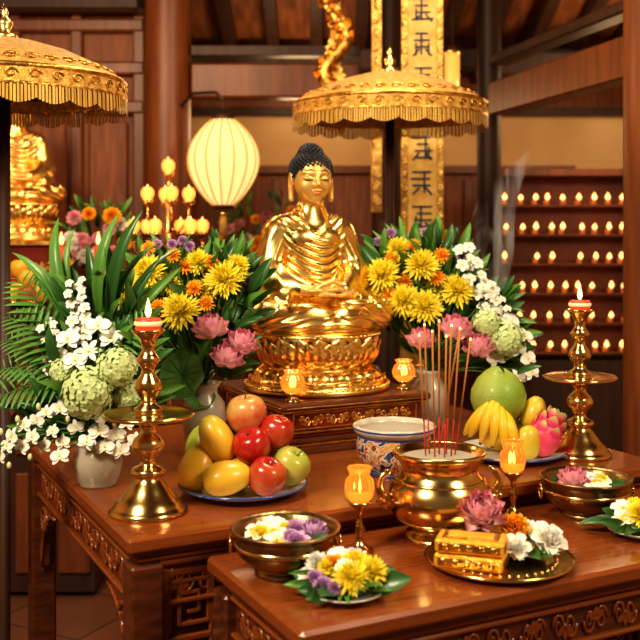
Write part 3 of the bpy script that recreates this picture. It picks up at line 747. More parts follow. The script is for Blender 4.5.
# --- left: white & green
b=MB(); vase(b,.11,.06,CER,.85)
S0=(0,0,.1)
bush(b,C(-1,3,25),(.13,.09,.13),120,(LF,LFD,LFD),(.07,.12),S0)
bush(b,C(-2,4,40),(.12,.06,.08),70,(LF,LF,LFD,LFT),(.07,.11),S0)
bush(b,C(-8,0,14),(.11,.06,.05),34,(LF,LFD),(.06,.1),S0)
bloom(b,HY,C(-1,-7,23.5),.062,S0); bloom(b,HY,C(5.8,-5,29.5),.05,S0); bloom(b,HY,C(8,-1,22),.04,S0); bloom(b,HY,C(-8,-2,28),.035,S0)
for x,y,z in ((-1,-5,33),(-6,-5,36),(1,-4,39),(-4,-6,31),(4,-3,36)): bloom(b,random.choice((LILY,ORC)),C(x,y,z),.033,S0,spin=0)
for i in range(18):
    t=i/17; bloom(b,BLOS,C(-3.5+1.8*sin(i*2.3)-1.5*t,-2+1.0*cos(i*1.7),36+14*t),.018*(1.1-.5*t),S0,stem=i%4==0)
for i in range(16):
    t=i/15; bloom(b,BLOS,C(-9+1.8*sin(i*2.3)-3*t,-1+1.0*cos(i*1.7),27+13*t),.018*(1.1-.5*t),S0,stem=i%4==0)
for x,z in ((-8,19.4),(-11,18.6),(-12.9,17),(-16.5,15.4),(-19,13),(-9.2,14.4),(-11.7,10.5),(-6.8,11.7),(-14,13),(-4,15),(-17,10.5),(-20.5,10.5),(1.7,14.4),(5.3,13),(3,10.5),(8,16),(-1,12),(6.5,9.5),(-7.5,8.5),(10,12),(-22,8),(-24,10),(-3,19),(3,17.5)):
    bloom(b,ORC,C(x,-6+U(-1.5,1.5),z),U(.02,.027),C(0,-1,11),d=(x*.03+U(-.3,.3),-.9,.2+U(-.2,.3)),spin=U(-.4,.4))
for x,z in ((-13,20),(-18,17),(-22,14),(-6,17),(-15,8),(-20,6),(-26,7),(5,16),(0,8)):
    b.ball(C(x,-5,z),(.006,.006,.009),WHT,8,6)
for tip in ((2,-2,68),(11,0,62),(15,-2,56),(-10,0,63),(-14,2,67),(9,-3,68),(18,1,60),(-3,3,60),(-17,0,55),(20,-1,54),(4,-2,62),(-20,1,60),(13,0,50),(-6,0,54)):
    base=C(tip[0]*.4,1,40); leaf_to(b,LFTD if tip[0]%3==0 else LFT,base,C(*tip),U(-.8,.8))
    b.tube([S0,base],.003,STEM,5)
for tip in ((-21,-2,41),(-24,0,28),(-20,2,50),(-26,-3,20),(-23,2,35),(14,-2,40)): fern(b,C(-4,0,24),C(*tip),LFN)
b.obj('flower_arrangement',(-.54,2.43,ZU))
# --- middle: yellow with lotus
b=MB(); vase(b,.2,.062,CER,.6); S0=(0,0,.19)
bush(b,C(-3,4,42),(.17,.09,.13),190,(LF,LFD,LFD,LF),(.06,.12),S0)
bush(b,C(0,2,28),(.1,.06,.09),100,(LFD,LF),(.06,.1),S0)
for x,y,z,r in ((-14.9,-4,50.3,5.6),(-20.4,-5,43.5,6),(-5.8,-5,39.9,6.2),(5.8,-3,48.5,5.8),(-1.5,0,53,4.2),(-10,0,47,4.4),(1,0,46,4.4),(9,0,52,4)): bloom(b,MUM,C(x,y,z),r*cm,S0)
for x,y,z,r in ((-2.5,-3,46,2.8),(-5,-1,52,2.8),(-12,-4,41,2.8),(2,-1,53,2.6),(-8,-3,55,2.4),(-15,-2,57,2.4),(1,-4,42,2.6)): bloom(b,MUMO,C(x,y,z),r*cm,S0)
for x,y,z in ((-8.8,0,58),(-13,0,58),(-6,1,59),(-4,0,57.5),(-16,1,54),(5,1,55),(12,1,48)): bloom(b,CARN,C(x,y,z),.017,S0)
for x,y,z,r in ((3,-8,34,5.4),(7,-9,26.5,5.2),(10.5,-7,30,5.2)): bloom(b,LOT,C(x,y,z),r*cm,S0,d=(.25 if x>5 else -.15,-.45,.9))
lf=MB(); rows=[(0,-.12)]+[(r,.22*r**1.6-.12) for r in (.2,.45,.7,.88,1.0)]
lf.lathe(rows,LEAFM,36,None,lambda a,k:1+.05*cos(a*7)*(k/5))
for i in range(12): lf.tube([(.05*cos(i*.5236),.05*sin(i*.5236),-.11),(.5*cos(i*.5236),.5*sin(i*.5236),-.035),(.95*cos(i*.5236),.95*sin(i*.5236),.085)],.012,LEAF,4)
bloom(b,lf,C(-5,-8,23),.066,S0,d=(-.3,-.9,.35)); bloom(b,lf,C(-1,-4,17),.045,S0,d=(.3,-.7,.6))
for tip in ((-22,0,56),(-18,2,60),(-10,2,63),(0,2,62),(8,2,58),(13,0,52),(-26,0,48),(15,0,40),(-14,1,64),(4,2,64),(-24,1,52)): leaf_to(b,LFT,C(tip[0]*.5,2,42),C(*tip),U(-.4,.4))
b.obj('flower_arrangement',(-.32,2.76,ZU))
# --- right
b=MB(); vase(b,.18,.06,CER,.6); S0=(0,0,.17)
bush(b,C(-3,5,42),(.19,.09,.15),210,(LF,LFD,LFD,LF),(.07,.13),S0)
bush(b,C(10,2,30),(.17,.06,.13),160,(LFD,LF,LFD),(.06,.11),S0)
for x,y,z,r in ((-15,-3,48,6.2),(-3,-3,51,6.2),(-8.5,-5,40,6),(-2,-6,38,6.2),(8.5,-3,43,6.2),(-19,-2,40,5.2),(3,0,44,5.4),(-10,1,56,4.5)): bloom(b,MUM,C(x,y,z),r*cm,S0)
for x,y,z,r in ((-8,-2,46,3.),(-12,0,53,2.8),(2,-3,47,3.2),(-5,0,57,2.8),(4,-1,54,3.),(-13,-4,42,2.8)): bloom(b,MUMO,C(x,y,z),r*cm,S0)
for x,y,z in ((-16,2,58),(-12,2,61),(-1,2,61),(10,1,54),(14,0,44)): bloom(b,CARN,C(x,y,z),.02,S0)
for x,y,z,r in ((6.6,-10,30,6),(13.5,-10,24.5,5.5),(-4,-11,27,5)): bloom(b,LOT,C(x,y,z),r*cm,S0,d=(.1,-.45,.9))
for i in range(26):
    t=i/25; bloom(b,BLOS,C(10+10*t+2.4*sin(i*2.3),-3+1.5*cos(i*1.7),56-20*t+1.5*sin(i*1.1)),U(.014,.024),S0,stem=i%5==0)
for i in range(18):
    t=i/17; bloom(b,ORC,C(17+9*t+2*sin(i*2.3),-4+1.5*cos(i*1.7),46-16*t),U(.016,.026),S0,stem=i%5==0,spin=0)
bloom(b,HY,C(23,-5,28),.062,S0); bloom(b,HY,C(17,-6,33),.047,S0)
for x,z in ((27,25),(30,22),(20,22),(25,33),(29,29),(31,18),(27,16)): bloom(b,ORC,C(x,-6,z),.034,S0,spin=U(-.4,.4))
for tip in ((-9.5,2,68),(-4,2,66),(-22,0,58),(-25,0,54),(2,2,63),(8,1,60),(-16,2,64),(16,0,55),(22,0,48),(33,-2,34),(34,-2,26),(-24,0,44),(-12,1,66),(-19,1,61),(12,0,58),(30,-1,40),(36,-1,30),(27,0,45)):
    leaf_to(b,LFD if abs(tip[0])>20 else LFT,C(tip[0]*.5,3,tip[2]*.68),C(*tip),U(-.4,.4))
b.obj('flower_arrangement',(.345,3.16,ZU))

# ------------------------------------------------------------------ bowls with petals
def bowl(loc,kind):
    e=MB()
    e.lathe([(0,0),(.06,0),(.062,.005),(.056,.01),(.054,.014),(.075,.022),(.094,.04),(.1,.058),(.096,.072),(.1,.08),(.108,.086),(.109,.09),(.105,.091),(.096,.082),(.092,.06),(.07,.03),(0,.024)],BRONZE,56)
    e.lathe([(.0995,.054),(.103,.058),(.0995,.062)],BRASS,56)
    for s in (-1,1):
        e.tube([(s*(.104+.004),.016*cos(t),.055+.016*sin(t)) for t in [2*pi*i/16 for i in range(16)]],.003,BRASS,6,closed=True)
    e.lathe([(0,.066),(.094,.066)],mat('water_'+kind,(.05,.06,.03),.05,coat=.5),32)
    for i in range(9):
        a=U(0,6.28); r=U(.02,.07); leaf_to(e,LFW,(r*cos(a),r*sin(a),.07),((r+.03)*cos(a+.5),(r+.03)*sin(a+.5),.074))
    if kind=='l':
        for i in range(9):
            a=U(1.7,4.6); r=U(.01,.065); e.merge(FRA,aim((r*cos(a),r*sin(a),.076),(U(-.2,.2),-.35,1),U(0,6),.03))
        for i in range(9):
            a=U(-1.3,1.3); r=U(.015,.07); e.merge(random.choice((CARN,PURB)),aim((r*cos(a),r*sin(a),.076),(U(-.2,.2),-.35,1),U(0,6),.024))
        for p in ((-.02,-.02),(.0,.02),(-.05,.0)): e.merge(MUM,aim((*p,.074),(0,-.3,1),0,.024))
        e.merge(LOTC,aim((.055,-.0,.072),(.1,-.3,1),0,.03),{PINK:PURP})
    else:
        e.merge(LOTC,aim((-.035,-.02,.074),(-.1,-.3,1),0,.042))
        for i in range(12):
            a=U(-1.9,1.9); r=U(.01,.07); e.merge(random.choice((FRA,BLOS,PURB)),aim((r*cos(a),r*sin(a),.075),(U(-.2,.2),-.35,1),U(0,6),.025))
        for p in ((.02,-.03),(.04,.02)): e.merge(MUM,aim((*p,.074),(0,-.3,1),0,.024))
    e.obj('offering_bowl',loc)
bowl((-.068,1.975,ZL),'l'); bowl((.632,2.376,ZL),'r')

# ------------------------------------------------------------------ flower plates
def fplate(loc,kind):
    e=MB(); plate(e,.072,PORC,None,.014)
    n=22
    for i in range(n):
        a=2*pi*i/n+U(-.1,.1); r=U(.03,.05); L=U(.05,.09)
        leaf_to(e,random.choice((LFW,LF,LFD)),(r*cos(a),r*sin(a)*.7,.018),((r+L)*cos(a),(r+L)*sin(a)*.75,.016+U(0,.03)),U(-.4,.4))
    if kind=='c':
        fl=[(MUM,.01,-.035,.045,.038),(MUM,.05,-.01,.048,.034),(MUM,.02,.02,.055,.03),(MAR,-.02,.02,.048,.026),(MAR,.045,.03,.045,.018),(CARN,-.04,-.035,.03,.022),(CARN,-.055,-.01,.035,.02),(CARN,-.02,-.045,.03,.018),(PEON,-.05,.03,.05,.026),(BLOS,-.01,.045,.06,.024),(BLOS,.0,.0,.055,.02),(FRA,-.07,.01,.035,.02),(MUM,-.035,.01,.05,.02),(PURB,.02,.05,.06,.02)]
    else:
        fl=[(MUM,.0,-.01,.045,.042),(BLOS,-.03,.03,.05,.028),(PEON,.03,.03,.045,.028),(FRA,-.045,-.01,.035,.024),(MUMO,.045,-.01,.04,.022),(MUM,.0,.04,.05,.028)]
    for T_,x,y,z,r in fl: e.merge(T_,aim((x,y,z),(x*5,-.55+y*3,.9),U(0,6),r))
    e.ball((0,0,.02),(.05,.045,.02),LEAFD,14,8)
    e.obj('flower_plate',loc)
fplate((.046,1.842,ZL),'c'); fplate((.71,2.215,ZL),'r')

# ------------------------------------------------------------------ offering tray with gold boxes
b=MB(); plate(b,.15,BRASS,BRASS,.012)
for i in range(40):
    a=2*pi*i/40; b.ball((.115*cos(a),.115*sin(a),.0105),.004,BRASS,6,4)
b.obj('brass_offering_tray',(.363,2.03,ZL))
GP=mat('gold_foil',(1,.62,.08),.36,.4,c2=(.95,.5,.04),scale=40,bump=.5,bscale=90)
b=MB()
for k,rot in enumerate((-.36,-.28)):
    M=Rz(rot); z=.0165+k*.03
    b.box(0,0,z,.135,.075,.026,GP,M,.004)
    for s in (-1,1):
        b.box(0,s*.038,z,.12,.003,.016,GOLDC,M,.001); b.box(s*.068,0,z,.003,.06,.016,GOLDC,M,.001)
        for q in range(5): b.ball((-.048+.024*q,s*.039,z),(.008,.003,.007),GOLDC,8,5,M)
    b.box(0,0,z+.014,.11,.052,.003,GOLDC,M,.001); b.box(0,0,z+.016,.09,.036,.003,GP,M,.001)
b.obj('gold_ingot_boxes',(.3,1.98,ZL+.009))
b=MB()
M0=lambda x,y,z,d,r:aim((x,y,z),d,U(0,6),r)
b.merge(LOTC,M0(-.025,.055,.075,(-.15,-.6,.8),.052)); b.merge(MAR,M0(.04,.045,.055,(.1,-.6,.8),.036))
b.merge(PEON,M0(.1,.0,.04,(.3,-.6,.8),.036)); b.merge(FRA,M0(.1,.0,.045,(.3,-.6,.8),.042)); b.merge(PEON,M0(.03,-.035,.035,(.0,-.7,.7),.026)); b.merge(MUMO,M0(.06,-.01,.03,(.1,-.4,.8),.014))
b.merge(FRA,M0(.03,-.035,.042,(0,-.7,.7),.03)); b.merge(BLOS,M0(.075,.045,.05,(.2,-.4,.8),.03))
for i in range(14):
    a=U(-1.2,2.2); leaf_to(b,LFW,(.04+.03*cos(a),.02+.03*sin(a),.02),(.04+.08*cos(a),.01+.08*sin(a),.022))
b.ball((.045,.02,.022),(.055,.04,.014),LEAFD,12,8); b.ball((-.025,.065,.035),(.02,.02,.03),STEM,10,8); b.ball((.04,.05,.03),(.016,.016,.022),STEM,10,8)
b.obj('offering_flowers',(.363,2.03,ZL+.002))

# ------------------------------------------------------------------ umbrellas
def umbrella(loc,zb,dome,r=.335,sk=.078,h0=0.):
    b=MB(); zt=zb+sk
    pr=[(0,zt+dome),(r*.12,zt+dome*.97),(r*.3,zt+dome*.88),(r*.55,zt+dome*.68),(r*.8,zt+dome*.38),(r*.95,zt+dome*.12),(r*1.0,zt)]
    b.lathe(pr,FAB,96,None,lambda a,k:1+.008*cos(24*a)*(k>2))
    b.lathe([(r*1.0,zt+.008),(r*1.02,zt+.002),(r*1.0,zt-.006)],GOLDC,96)
    b.lathe([(r*1.0,zt),(r*1.005,zt-.02),(r*1.01,zt-sk*.55)],FAB,192,None,lambda a,k:1+.012*cos(48*a)*k/2)
    b.lathe([(r*1.012,zt-sk*.5),(r*1.018,zt-sk*.56),(r*1.012,zt-sk*.62)],GOLDC,96)
    n=240; v=[];f=[]
    for i in range(n):
        a=2*pi*i/n; a2=2*pi*(i+.72)/n; L=sk*(.86+.16*abs(sin(a*12))); rr=r*(1.012+.006*(i%2))
        o=len(v); v+=[(rr*cos(a),rr*sin(a),zt-sk*.58),(rr*cos(a2),rr*sin(a2),zt-sk*.58),(rr*1.005*cos(a2),rr*1.005*sin(a2),zt-L-.012),(rr*1.005*cos(a),rr*1.005*sin(a),zt-L-.012)]; f.append((o,o+1,o+2,o+3))
    b.add(v,f,FABL,None,False)
    b.lathe([(r*.99,zt-.012),(r*.6,zt+dome*.5-.02),(.02,zt+dome*.9-.02)],FABIN,48)
    for i in range(16):
        a=2*pi*i/16; b.tube([(.02*cos(a),.02*sin(a),zt-.01),(r*.95*cos(a),r*.95*sin(a),zt-.014)],.004,DARK,5)
    for i in range(36):
        a=2*pi*i/36; M=Rz(a)@Tr(r*1.014,0,zt-sk*.27)
        b.tube([(0,.018*cos(t)*(1-t/10),.014*sin(t)*(1-t/10)) for t in [j*.6 for j in range(13)]],.0026,GOLDC,4,M)
        M=Rz(a)@Tr(r*.9,0,zt+dome*.24)@Ry(radians(-58))
        b.tube([(0,.02*cos(t)*(1-t/10),.018*sin(t)*(1-t/10)) for t in [j*.6 for j in range(13)]],.003,GOLDC,4,M)
    b.lathe([(0,0+h0),(.1,h0),(.1,h0+.02),(.05,h0+.05),(.022,h0+.09),(.0165,h0+.12),(.0165,zt+dome-.005),(0,zt+dome-.005)],DARK,24)
    b.lathe([(.03,zt+dome-.012),(.04,zt+dome),(.03,zt+dome+.012),(.014,zt+dome+.02),(.024,zt+dome+.036),(.02,zt+dome+.05),(.008,zt+dome+.06),(.012,zt+dome+.07),(0,zt+dome+.1)],GOLD,24)
    b.obj('ceremonial_umbrella',loc)
umbrella((.26,3.72,0),1.85,.125,r=.355,sk=.085)
umbrella((-.89,2.82,0),1.805,.125,r=.335,sk=.082)

# ------------------------------------------------------------------ room
def simple(name,fn,loc=(0,0,0),rz=0.):
    b=MB(); fn(b); return b.obj(name,loc,rz)
simple('floor',lambda b:b.box(0,2.3,-.05,7.4,9.2,.1,TILE))
simple('wall_back',lambda b:b.box(0,6.65,1.5,7.4,.1,3.0,CREAM))
simple('wall_left',lambda b:b.box(-3.65,2.3,2.6,.1,9.2,5.2,CREAM))
simple('wall_right',lambda b:b.box(3.65,2.3,2.6,.1,9.2,5.2,CREAM))
RS=.27
def roofz(y): return 2.5+(6.6-y)*RS
ROOF=mat('roof_boards',(.34,.11,.03),.7,c2=(.16,.05,.015),scale=5,stretch=(6,1,1))
def ceil(b):
    y0,y1=-2.3,6.7
    v=[(-3.7,y0,roofz(y0)),(3.7,y0,roofz(y0)),(3.7,y1,roofz(y1)),(-3.7,y1,roofz(y1))]; v+=[(x,y,z+.08) for x,y,z in v]
    b.add(v,[(0,1,2,3),(4,5,6,7),(0,1,5,4),(2,3,7,6),(1,2,6,5),(3,0,4,7)],ROOF,None,False)
simple('ceiling',ceil)
def rafters(b):
    ang=math.atan(RS); L=8.8/cos(ang)
    for i in range(27):
        x=-3.4+i*.26; b.box(0,0,0,.07,L,.09,DARK,Tr(x,2.2,roofz(2.2)-.05)@Rx(-ang))
    for y in (6.1,3.2): b.box(0,y,roofz(y)-.13,7.2,.13,.12,DARK)
simple('roof_rafters',rafters)
STONE=mat('stone_base',(.3,.27,.24),.6)
def column(x,y,r,m):
    b=MB(); h=roofz(y)-.12
    b.lathe([(0,0),(r*1.5,0),(r*1.5,.06),(r*1.3,.1)],STONE,32)
    b.lathe([(r*1.1,.09),(r,.15),(r,h)],m,40); b.obj('wooden_column',(x,y,0))
column(-.76,5.0,.115,COLW); column(.32,4.75,.075,DARK); column(.845,5.0,.06,DARK); column(1.195,3.6,.1,COLW)
def beams(b):
    b.box(-.22,5.0,2.21,.84,.12,.17,COLW,bev=.01); b.box(-.22,5.0,2.36,.84,.1,.05,DARK)
simple('tie_beam',beams)
def sidebeam(b):
    a=Vector((.845,5.0,0)); c=Vector((1.195,3.6,0)); d=c-a; L=d.length; ang=math.atan2(d.y,d.x)
    for z,h,m in ((2.11,.16,COLW),(2.3,.05,DARK)): b.box(L/2,0,z,L-.2,.1,h,m,Tr(a.x,a.y,0)@Rz(ang),.008)
simple('side_beam',sidebeam)
simple('tie_beam',lambda b:(b.box(2.0,5.75,2.42,2.2,.12,.12,DARK),))
def wains(b):
    b.box(.35,6.54,.92,2.6,.08,1.84,PANEL); b.box(.35,6.51,1.86,2.6,.12,.05,COLW)
    for i in range(9): b.box(-.9+i*.31,6.49,.95,.05,.04,1.7,COLW)
    for z in (1.3,.8): b.box(.35,6.49,z,2.6,.04,.05,COLW)
simple('trim_1',wains)
simple('trim_2',lambda b:b.box(2.6,6.55,.5,1.6,.06,1.0,DARK))
simple('trim_3',lambda b:(b.box(0,6.56,2.36,7.0,.06,.22,PANEL),b.box(0,6.54,2.24,7.0,.09,.05,DARK)))
def part(b):
    x0,x1=-3.2,-.9; b.box((x0+x1)/2,5.2,1.35,x1-x0,.06,2.7,PANEL)
    for i in range(8):
        x=x1-.03-i*.32; b.box(x,5.15,1.4,.06,.05,2.6,COLW,bev=.008)
    for z in (.5,1.15,2.1,2.3,2.52): b.box((x0+x1)/2,5.145,z,x1-x0,.06,.07,COLW,bev=.012)
    for i in range(7):
        x=x1-.19-i*.32; b.box(x,5.16,1.63,.2,.03,.8,PANEL,bev=.012); b.box(x,5.16,.82,.2,.03,.5,PANEL,bev=.012)
    b.box((x0+x1)/2,5.1,2.62,x1-x0,.16,.1,DARK,bev=.02)
simple('wood_partition',part)
BLUE=mat('calligraphy_blue',(.02,.05,.12),.5)
BGOLD=mat('board_gold',(.9,.6,.2),.45,.3,c2=(.7,.42,.1),scale=20)
def board(b):
    w,h=.19,1.35; b.box(0,0,0,w,.03,h,GOLDC); b.box(0,-.017,0,w-.06,.01,h-.06,BGOLD)
    for s in(-1,1): scrollwork(b,Tr(s*(w/2-.015),-.02,0)@Ry(pi/2),h,.03,GOLD,22,.004)
    for k in range(8):
        z=h/2-.12-k*.155
        for i in range(3+k%2): b.box(U(-.01,.01),-.025,z+.045-i*.03,U(.05,.09),.006,.008,BLUE)
        b.box(U(-.015,.015),-.025,z,.008,.006,.1,BLUE)
        for s in (-1,1):
            if U(0,1)<.6: b.box(s*.028,-.025,z-.025,.008,.006,.055,BLUE)
            b.box(0,0,0,.045,.006,.008,BLUE,Tr(s*.028,-.025,z-.04)@Ry(s*U(.4,1.0)))
simple('calligraphy_board',board,(.46,4.5,2.06),radians(-4))
def lowerboard(b):
    b.box(0,0,0,.2,.05,.6,GOLDC); scrollwork(b,Tr(0,-.03,0)@Ry(pi/2),.58,.16,GOLD,5,.008)
    for i in range(5): b.ball((0,-.04,-.24+.12*i),(.03,.015,.03),GOLD,8,6)
    b.box(0,0,-.68,.12,.04,.76,DARK)
simple('gilded_carved_base',lowerboard,(.46,4.52,1.06),radians(-4))
def dragon(b):
    pts=[(.05*sin(t*1.6)*(1.15-.03*t),-.01,-.5+.085*t) for t in [i*.25 for i in range(45)]]
    b.tube(pts,[.014+.02*abs(sin(i*.12)) for i in range(45)],GOLDC,8)
    for i in range(0,44,2):
        p=pts[i]
        for s in (-1,1): b.add(*petal(U(.06,.1),.02,a0=.3,bend=1.4,nu=5)[:2],GOLDC,Tr(*p)@Rx(pi/2)@Rz(U(-.6,.6)+(0 if s>0 else pi)))
        b.ball((p[0]+U(-.03,.03),-.03,p[2]+.02),.016,GOLDC,8,6)
    scrollwork(b,Tr(0,0,0)@Ry(pi/2),.9,.15,GOLDC,7,.01)
    b.box(0,.03,0,.05,.02,1.0,GOLDC)
simple('gilded_dragon_carving',dragon,(.07,4.55,2.43))
simple('gilded_carved_strip',lambda b:(b.box(0,0,0,.05,.03,1.2,GOLDC),scrollwork(b,Tr(0,-.02,0)@Ry(pi/2),1.15,.05,GOLD,18,.005)),(.26,4.6,2.15))
def hl(b):
    b.lathe([(0,.14),(.03,.13),(.04,.11),(.04,-.1),(.03,-.13),(0,-.14)],AMBERB,12); b.lathe([(.045,.1),(.05,.11),(.03,.14),(0,.17)],GOLD,12); b.lathe([(.045,-.1),(.05,-.11),(.02,-.15),(0,-.17)],GOLD,12)
    b.tube([(0,0,.16),(0,0,roofz(5.3)-2.3)],.005,DARK,5)
simple('hanging_lantern',hl,(.70,5.3,2.3))
def sl(b):
    pr=[(.045,-.2)]+[(.045+.122*sin(pi*(i+.0)/14)**.8*(.88+.2*i/14),-.2+.4*i/14) for i in range(1,14)]+[(.05,.2)]
    b.lathe(pr,SILK,96,None,lambda a,k:1-.05*abs(sin(a*8)))
    for i in range(16):
        a=2*pi*i/16; b.tube([((r*1.004)*cos(a),(r*1.004)*sin(a),z) for r,z in pr],.0036,SILKR,5)
    b.lathe([(0,.225),(.04,.222),(.055,.2),(.05,.195)],DARK,20); b.lathe([(.05,-.195),(.05,-.21),(0,-.22)],DARK,20)
    b.tube([(0,0,.22),(0,0,.29)],.004,DARK,6)
    for i in range(14):
        a=2*pi*i/14; b.tube([(.01*cos(a),.01*sin(a),-.22),(.016*cos(a),.016*sin(a),-.34)],.003,FABL,4)
    b.ball((0,0,-.235),.018,GOLD,10,8)
    b.tube([(0,0,.29),(-.04,.05,.33),(-.17,.23,.35),(-.235,.31,.3)],.008,DARK,8)
simple('silk_lantern',sl,(-.445,4.6,1.78))

def rack(b):
    w,h=.78,1.02
    RB=mat('rack_red',(.2,.045,.016),.5,c2=(.11,.024,.01),scale=4)
    b.box(0,.12,h/2+.75,w,.02,h,RB)
    for s in (-1,1): b.box(s*w/2,.05,(h+.75)/2+.0,.04,.2,h+.8,COLW)
    b.box(0,.05,h+.77,w+.08,.22,.04,COLW)
    b.box(0,.06,.37,w,.16,.74,DARK)
    for k in range(6):
        z=.78+k*.165; b.box(0,.05,z,w,.14,.014,COLW)
        for i in range(9):
            x=-w/2+.06+i*(w-.12)/8+U(-.015,.015)
            if U(0,1)<.12: continue
            b.lathe([(0,0),(.013,0),(.015,.025),(.0,.025)],REDD,10,Tr(x,U(-.01,.05),z+.007))
            hh=U(.8,1.1); b.lathe([(0,0),(.013,.012*hh),(.011,.024*hh),(0,.042*hh)],BGFL,8,Tr(x,.0,z+.032))
simple('votive_candle_rack',rack,(1.37,5.6,0))
b=MB(); b.box(0,0,1.14,1.3,.7,.05,DARK,bev=.01); b.box(0,0,.57,1.2,.6,1.1,DARK)
for i in range(7): b.box(-.5+i*.17,-.31,.8,.13,.02,.45,COLW,bev=.01)
scrollwork(b,Tr(0,-.325,1.06),1.2,.1,PANEL,8,.008); scrollwork(b,Tr(0,-.325,.8),1.1,.2,PANEL,6,.008)
for i in range(7): b.box(-.5+i*.17,-.31,.3,.13,.02,.4,COLW,bev=.01)
b.obj('side_altar_cabinet',(-1.5,4.3,0))
b=MB(); b.box(0,0,.12,.5,.36,.24,LACQ,bev=.01); b.box(0,0,.25,.54,.4,.02,GOLDC); b.box(0,0,.01,.54,.4,.02,GOLDC); scrollwork(b,Tr(0,-.185,.13),.45,.14,GOLDC,4,.006)
b.obj('gilded_plinth',(-1.34,4.4,1.165))
buddha((-1.34,4.4,1.425),radians(20),.95)
b=MB(); plate(b,.14,BRASS,BRASS)
for i in range(10):
    a=2*pi*i/7; r=.075 if i<7 else .03; apple(b,(r*cos(a),r*sin(a),.05 if i<7 else .11),.038,random.choice((RED,MAN,RED)))
apple(b,(0,0,.15),.038,MAN); apple(b,(0,0,.06),.038,MAN)
b.obj('fruit_offering',(-1.22,4.06,1.165))
def bgflowers(loc,cols,h=.35,w=.16,n=16):
    b=MB(); vase(b,.14,.05,PORC,.6); bush(b,(0,0,h*.7),(w,.08,h*.4),70,(LF,LFD),(.06,.11),(0,0,.14))
    for i in range(n):
        T_,sw=random.choice(cols); bloom(b,T_,(U(-w,w),U(-.1,0),U(h*.4,h*1.05)),U(.03,.045),(0,0,.13),swap=sw)
    b.obj('flower_arrangement',loc)
bgflowers((-.95,4.3,1.165),[(PEON,None),(LOTC,None),(CARN,{PURP:PINK}),(MAR,None)],.38,.12,20)
def stand(loc,h):
    b=MB(); b.box(0,0,h-.015,.3,.3,.03,COLW); 
    for s in (-1,1):
        for q in (-1,1): b.box(s*.12,q*.12,h/2-.015,.035,.035,h-.03,COLW)
    b.box(0,0,h*.3,.26,.26,.02,COLW); b.obj('flower_stand',loc)
stand((-.3,5.2,0),1.1); bgflowers((-.3,5.2,1.1),[(PEON,None),(LOTC,None),(PEON,{WHT:PINK}),(MUMO,None)],.5,.25,28)
stand((.55,5.3,0),1.0); bgflowers((.55,5.3,1.0),[(PEON,None),(MAR,None),(MUM,None)],.45,.2,22)
def cand(b):
    b.lathe([(0,0),(.14,0),(.14,.02),(.05,.05),(.02,.1),(.015,.6),(.03,.65),(.015,.7),(.015,1.3),(.035,1.36),(.015,1.42),(.015,1.6),(.0,1.62)],BRASS,20)
    for k,(z,R,n) in enumerate(((1.46,.15,6),(1.6,.09,4),(1.72,.0,1))):
        for i in range(n):
            a=2*pi*i/n+.3; x,y=R*cos(a),R*sin(a)
            if R: b.tube([(0,0,z-.12),(x*.5,y*.5,z-.14),(x,y,z-.08),(x,y,z-.02)],.006,BRASS,6)
            else: b.tube([(0,0,1.6),(0,0,z-.02)],.007,BRASS,6)
            b.lathe([(0,-.02),(.02,-.02),(.028,0),(0,0)],BRASS,12,Tr(x,y,z))
            b.lathe([(.018,0),(.028,.02),(.028,.04),(.018,.055)],AMBERB,14,Tr(x,y,z))
            flame(b,(x,y,z+.012),1.4,BGFL)
simple('candelabra',cand,(-.66,4.35,0))
def rc(b):
    b.lathe([(0,0),(.04,0),(.015,.02),(.012,.1),(.03,.12),(0,.12)],BRASS,16); b.lathe([(0,.12),(.018,.12),(.018,.24),(0,.24)],REDC,14); flame(b,(0,0,.245),1.3,BGFL)
simple('altar_candle',rc,(-.9,4.06,1.165)); simple('altar_candle',rc,(-1.04,4.02,1.165))

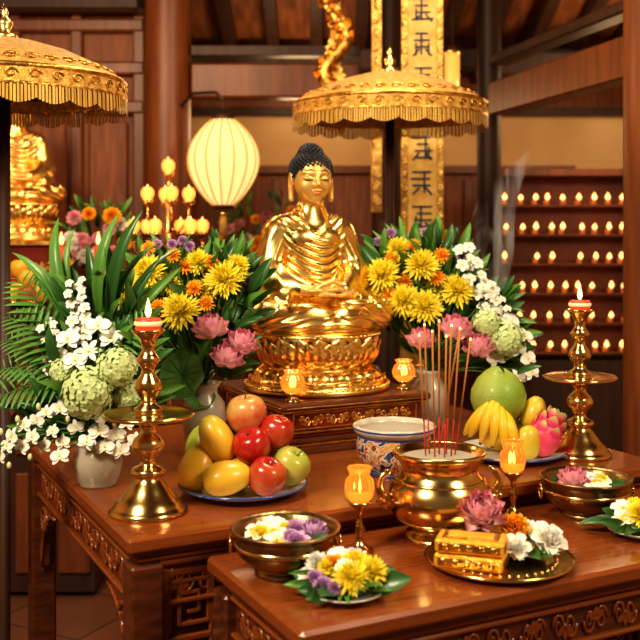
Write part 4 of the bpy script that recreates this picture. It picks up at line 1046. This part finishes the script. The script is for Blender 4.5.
# ------------------------------------------------------------------ lights / world / camera
def area(name,loc,tgt,size,power,col):
    l=bpy.data.lights.new(name,'AREA'); l.energy=power; l.color=col; l.size=size; l.shape='DISK'
    o=bpy.data.objects.new(name,l); scene.collection.objects.link(o); o.location=loc
    o.rotation_euler=(Vector(tgt)-Vector(loc)).to_track_quat('-Z','Y').to_euler()
def point(name,loc,power,col,r=.1):
    l=bpy.data.lights.new(name,'POINT'); l.energy=power; l.color=col; l.shadow_soft_size=r
    o=bpy.data.objects.new(name,l); scene.collection.objects.link(o); o.location=loc
WM=(1,.83,.58)
area('ceiling_lamp_key',(-1.5,.5,3.1),(0,2.6,.9),.8,100,WM)
area('added_fill_right',(1.9,.9,2.9),(.2,2.5,.9),.8,46,WM)  # added fill from the right to brighten statue and altar; no fixture
area('added_altar_rim',(.3,3.2,3.2),(.1,2.7,.9),.6,28,(1,.76,.48))  # unseen area light added above the altar for rim highlights
point('added_glow_side_altar',(-1.3,3.7,2.4),18,(1,.62,.3),.15)  # extra point light brightening the side altar, not an actual lamp
point('added_glow_right',(1.6,5.2,2.15),17,(1,.66,.34),.15)  # added warm glow near the candle rack, without a fixture
point('added_glow_back',(-.1,5.7,2.1),11,(1,.66,.34),.15)  # put in to light the back wall; no lamp hangs here
point('added_glow_left',(-.55,4.1,2.4),7,(1,.62,.32),.15)  # added background glow near the silk lantern, separate from its silk
w=bpy.data.worlds.new('hall_ambient'); scene.world=w; w.use_nodes=True
w.node_tree.nodes['Background'].inputs[0].default_value=(1,.68,.4,1); w.node_tree.nodes['Background'].inputs[1].default_value=.15
cam=bpy.data.cameras.new('camera'); co=bpy.data.objects.new('camera',cam); scene.collection.objects.link(co)
co.location=(0,0,1.47); co.rotation_euler=(pi/2,0,0); cam.lens=56.25; cam.sensor_width=36; cam.shift_y=-90/640
cam.dof.use_dof=True; cam.dof.focus_distance=2.5; cam.dof.aperture_fstop=3.6
scene.camera=co
scene.view_settings.view_transform='Standard'
try: scene.view_settings.look='Medium High Contrast'
except Exception as e: print('look',e)
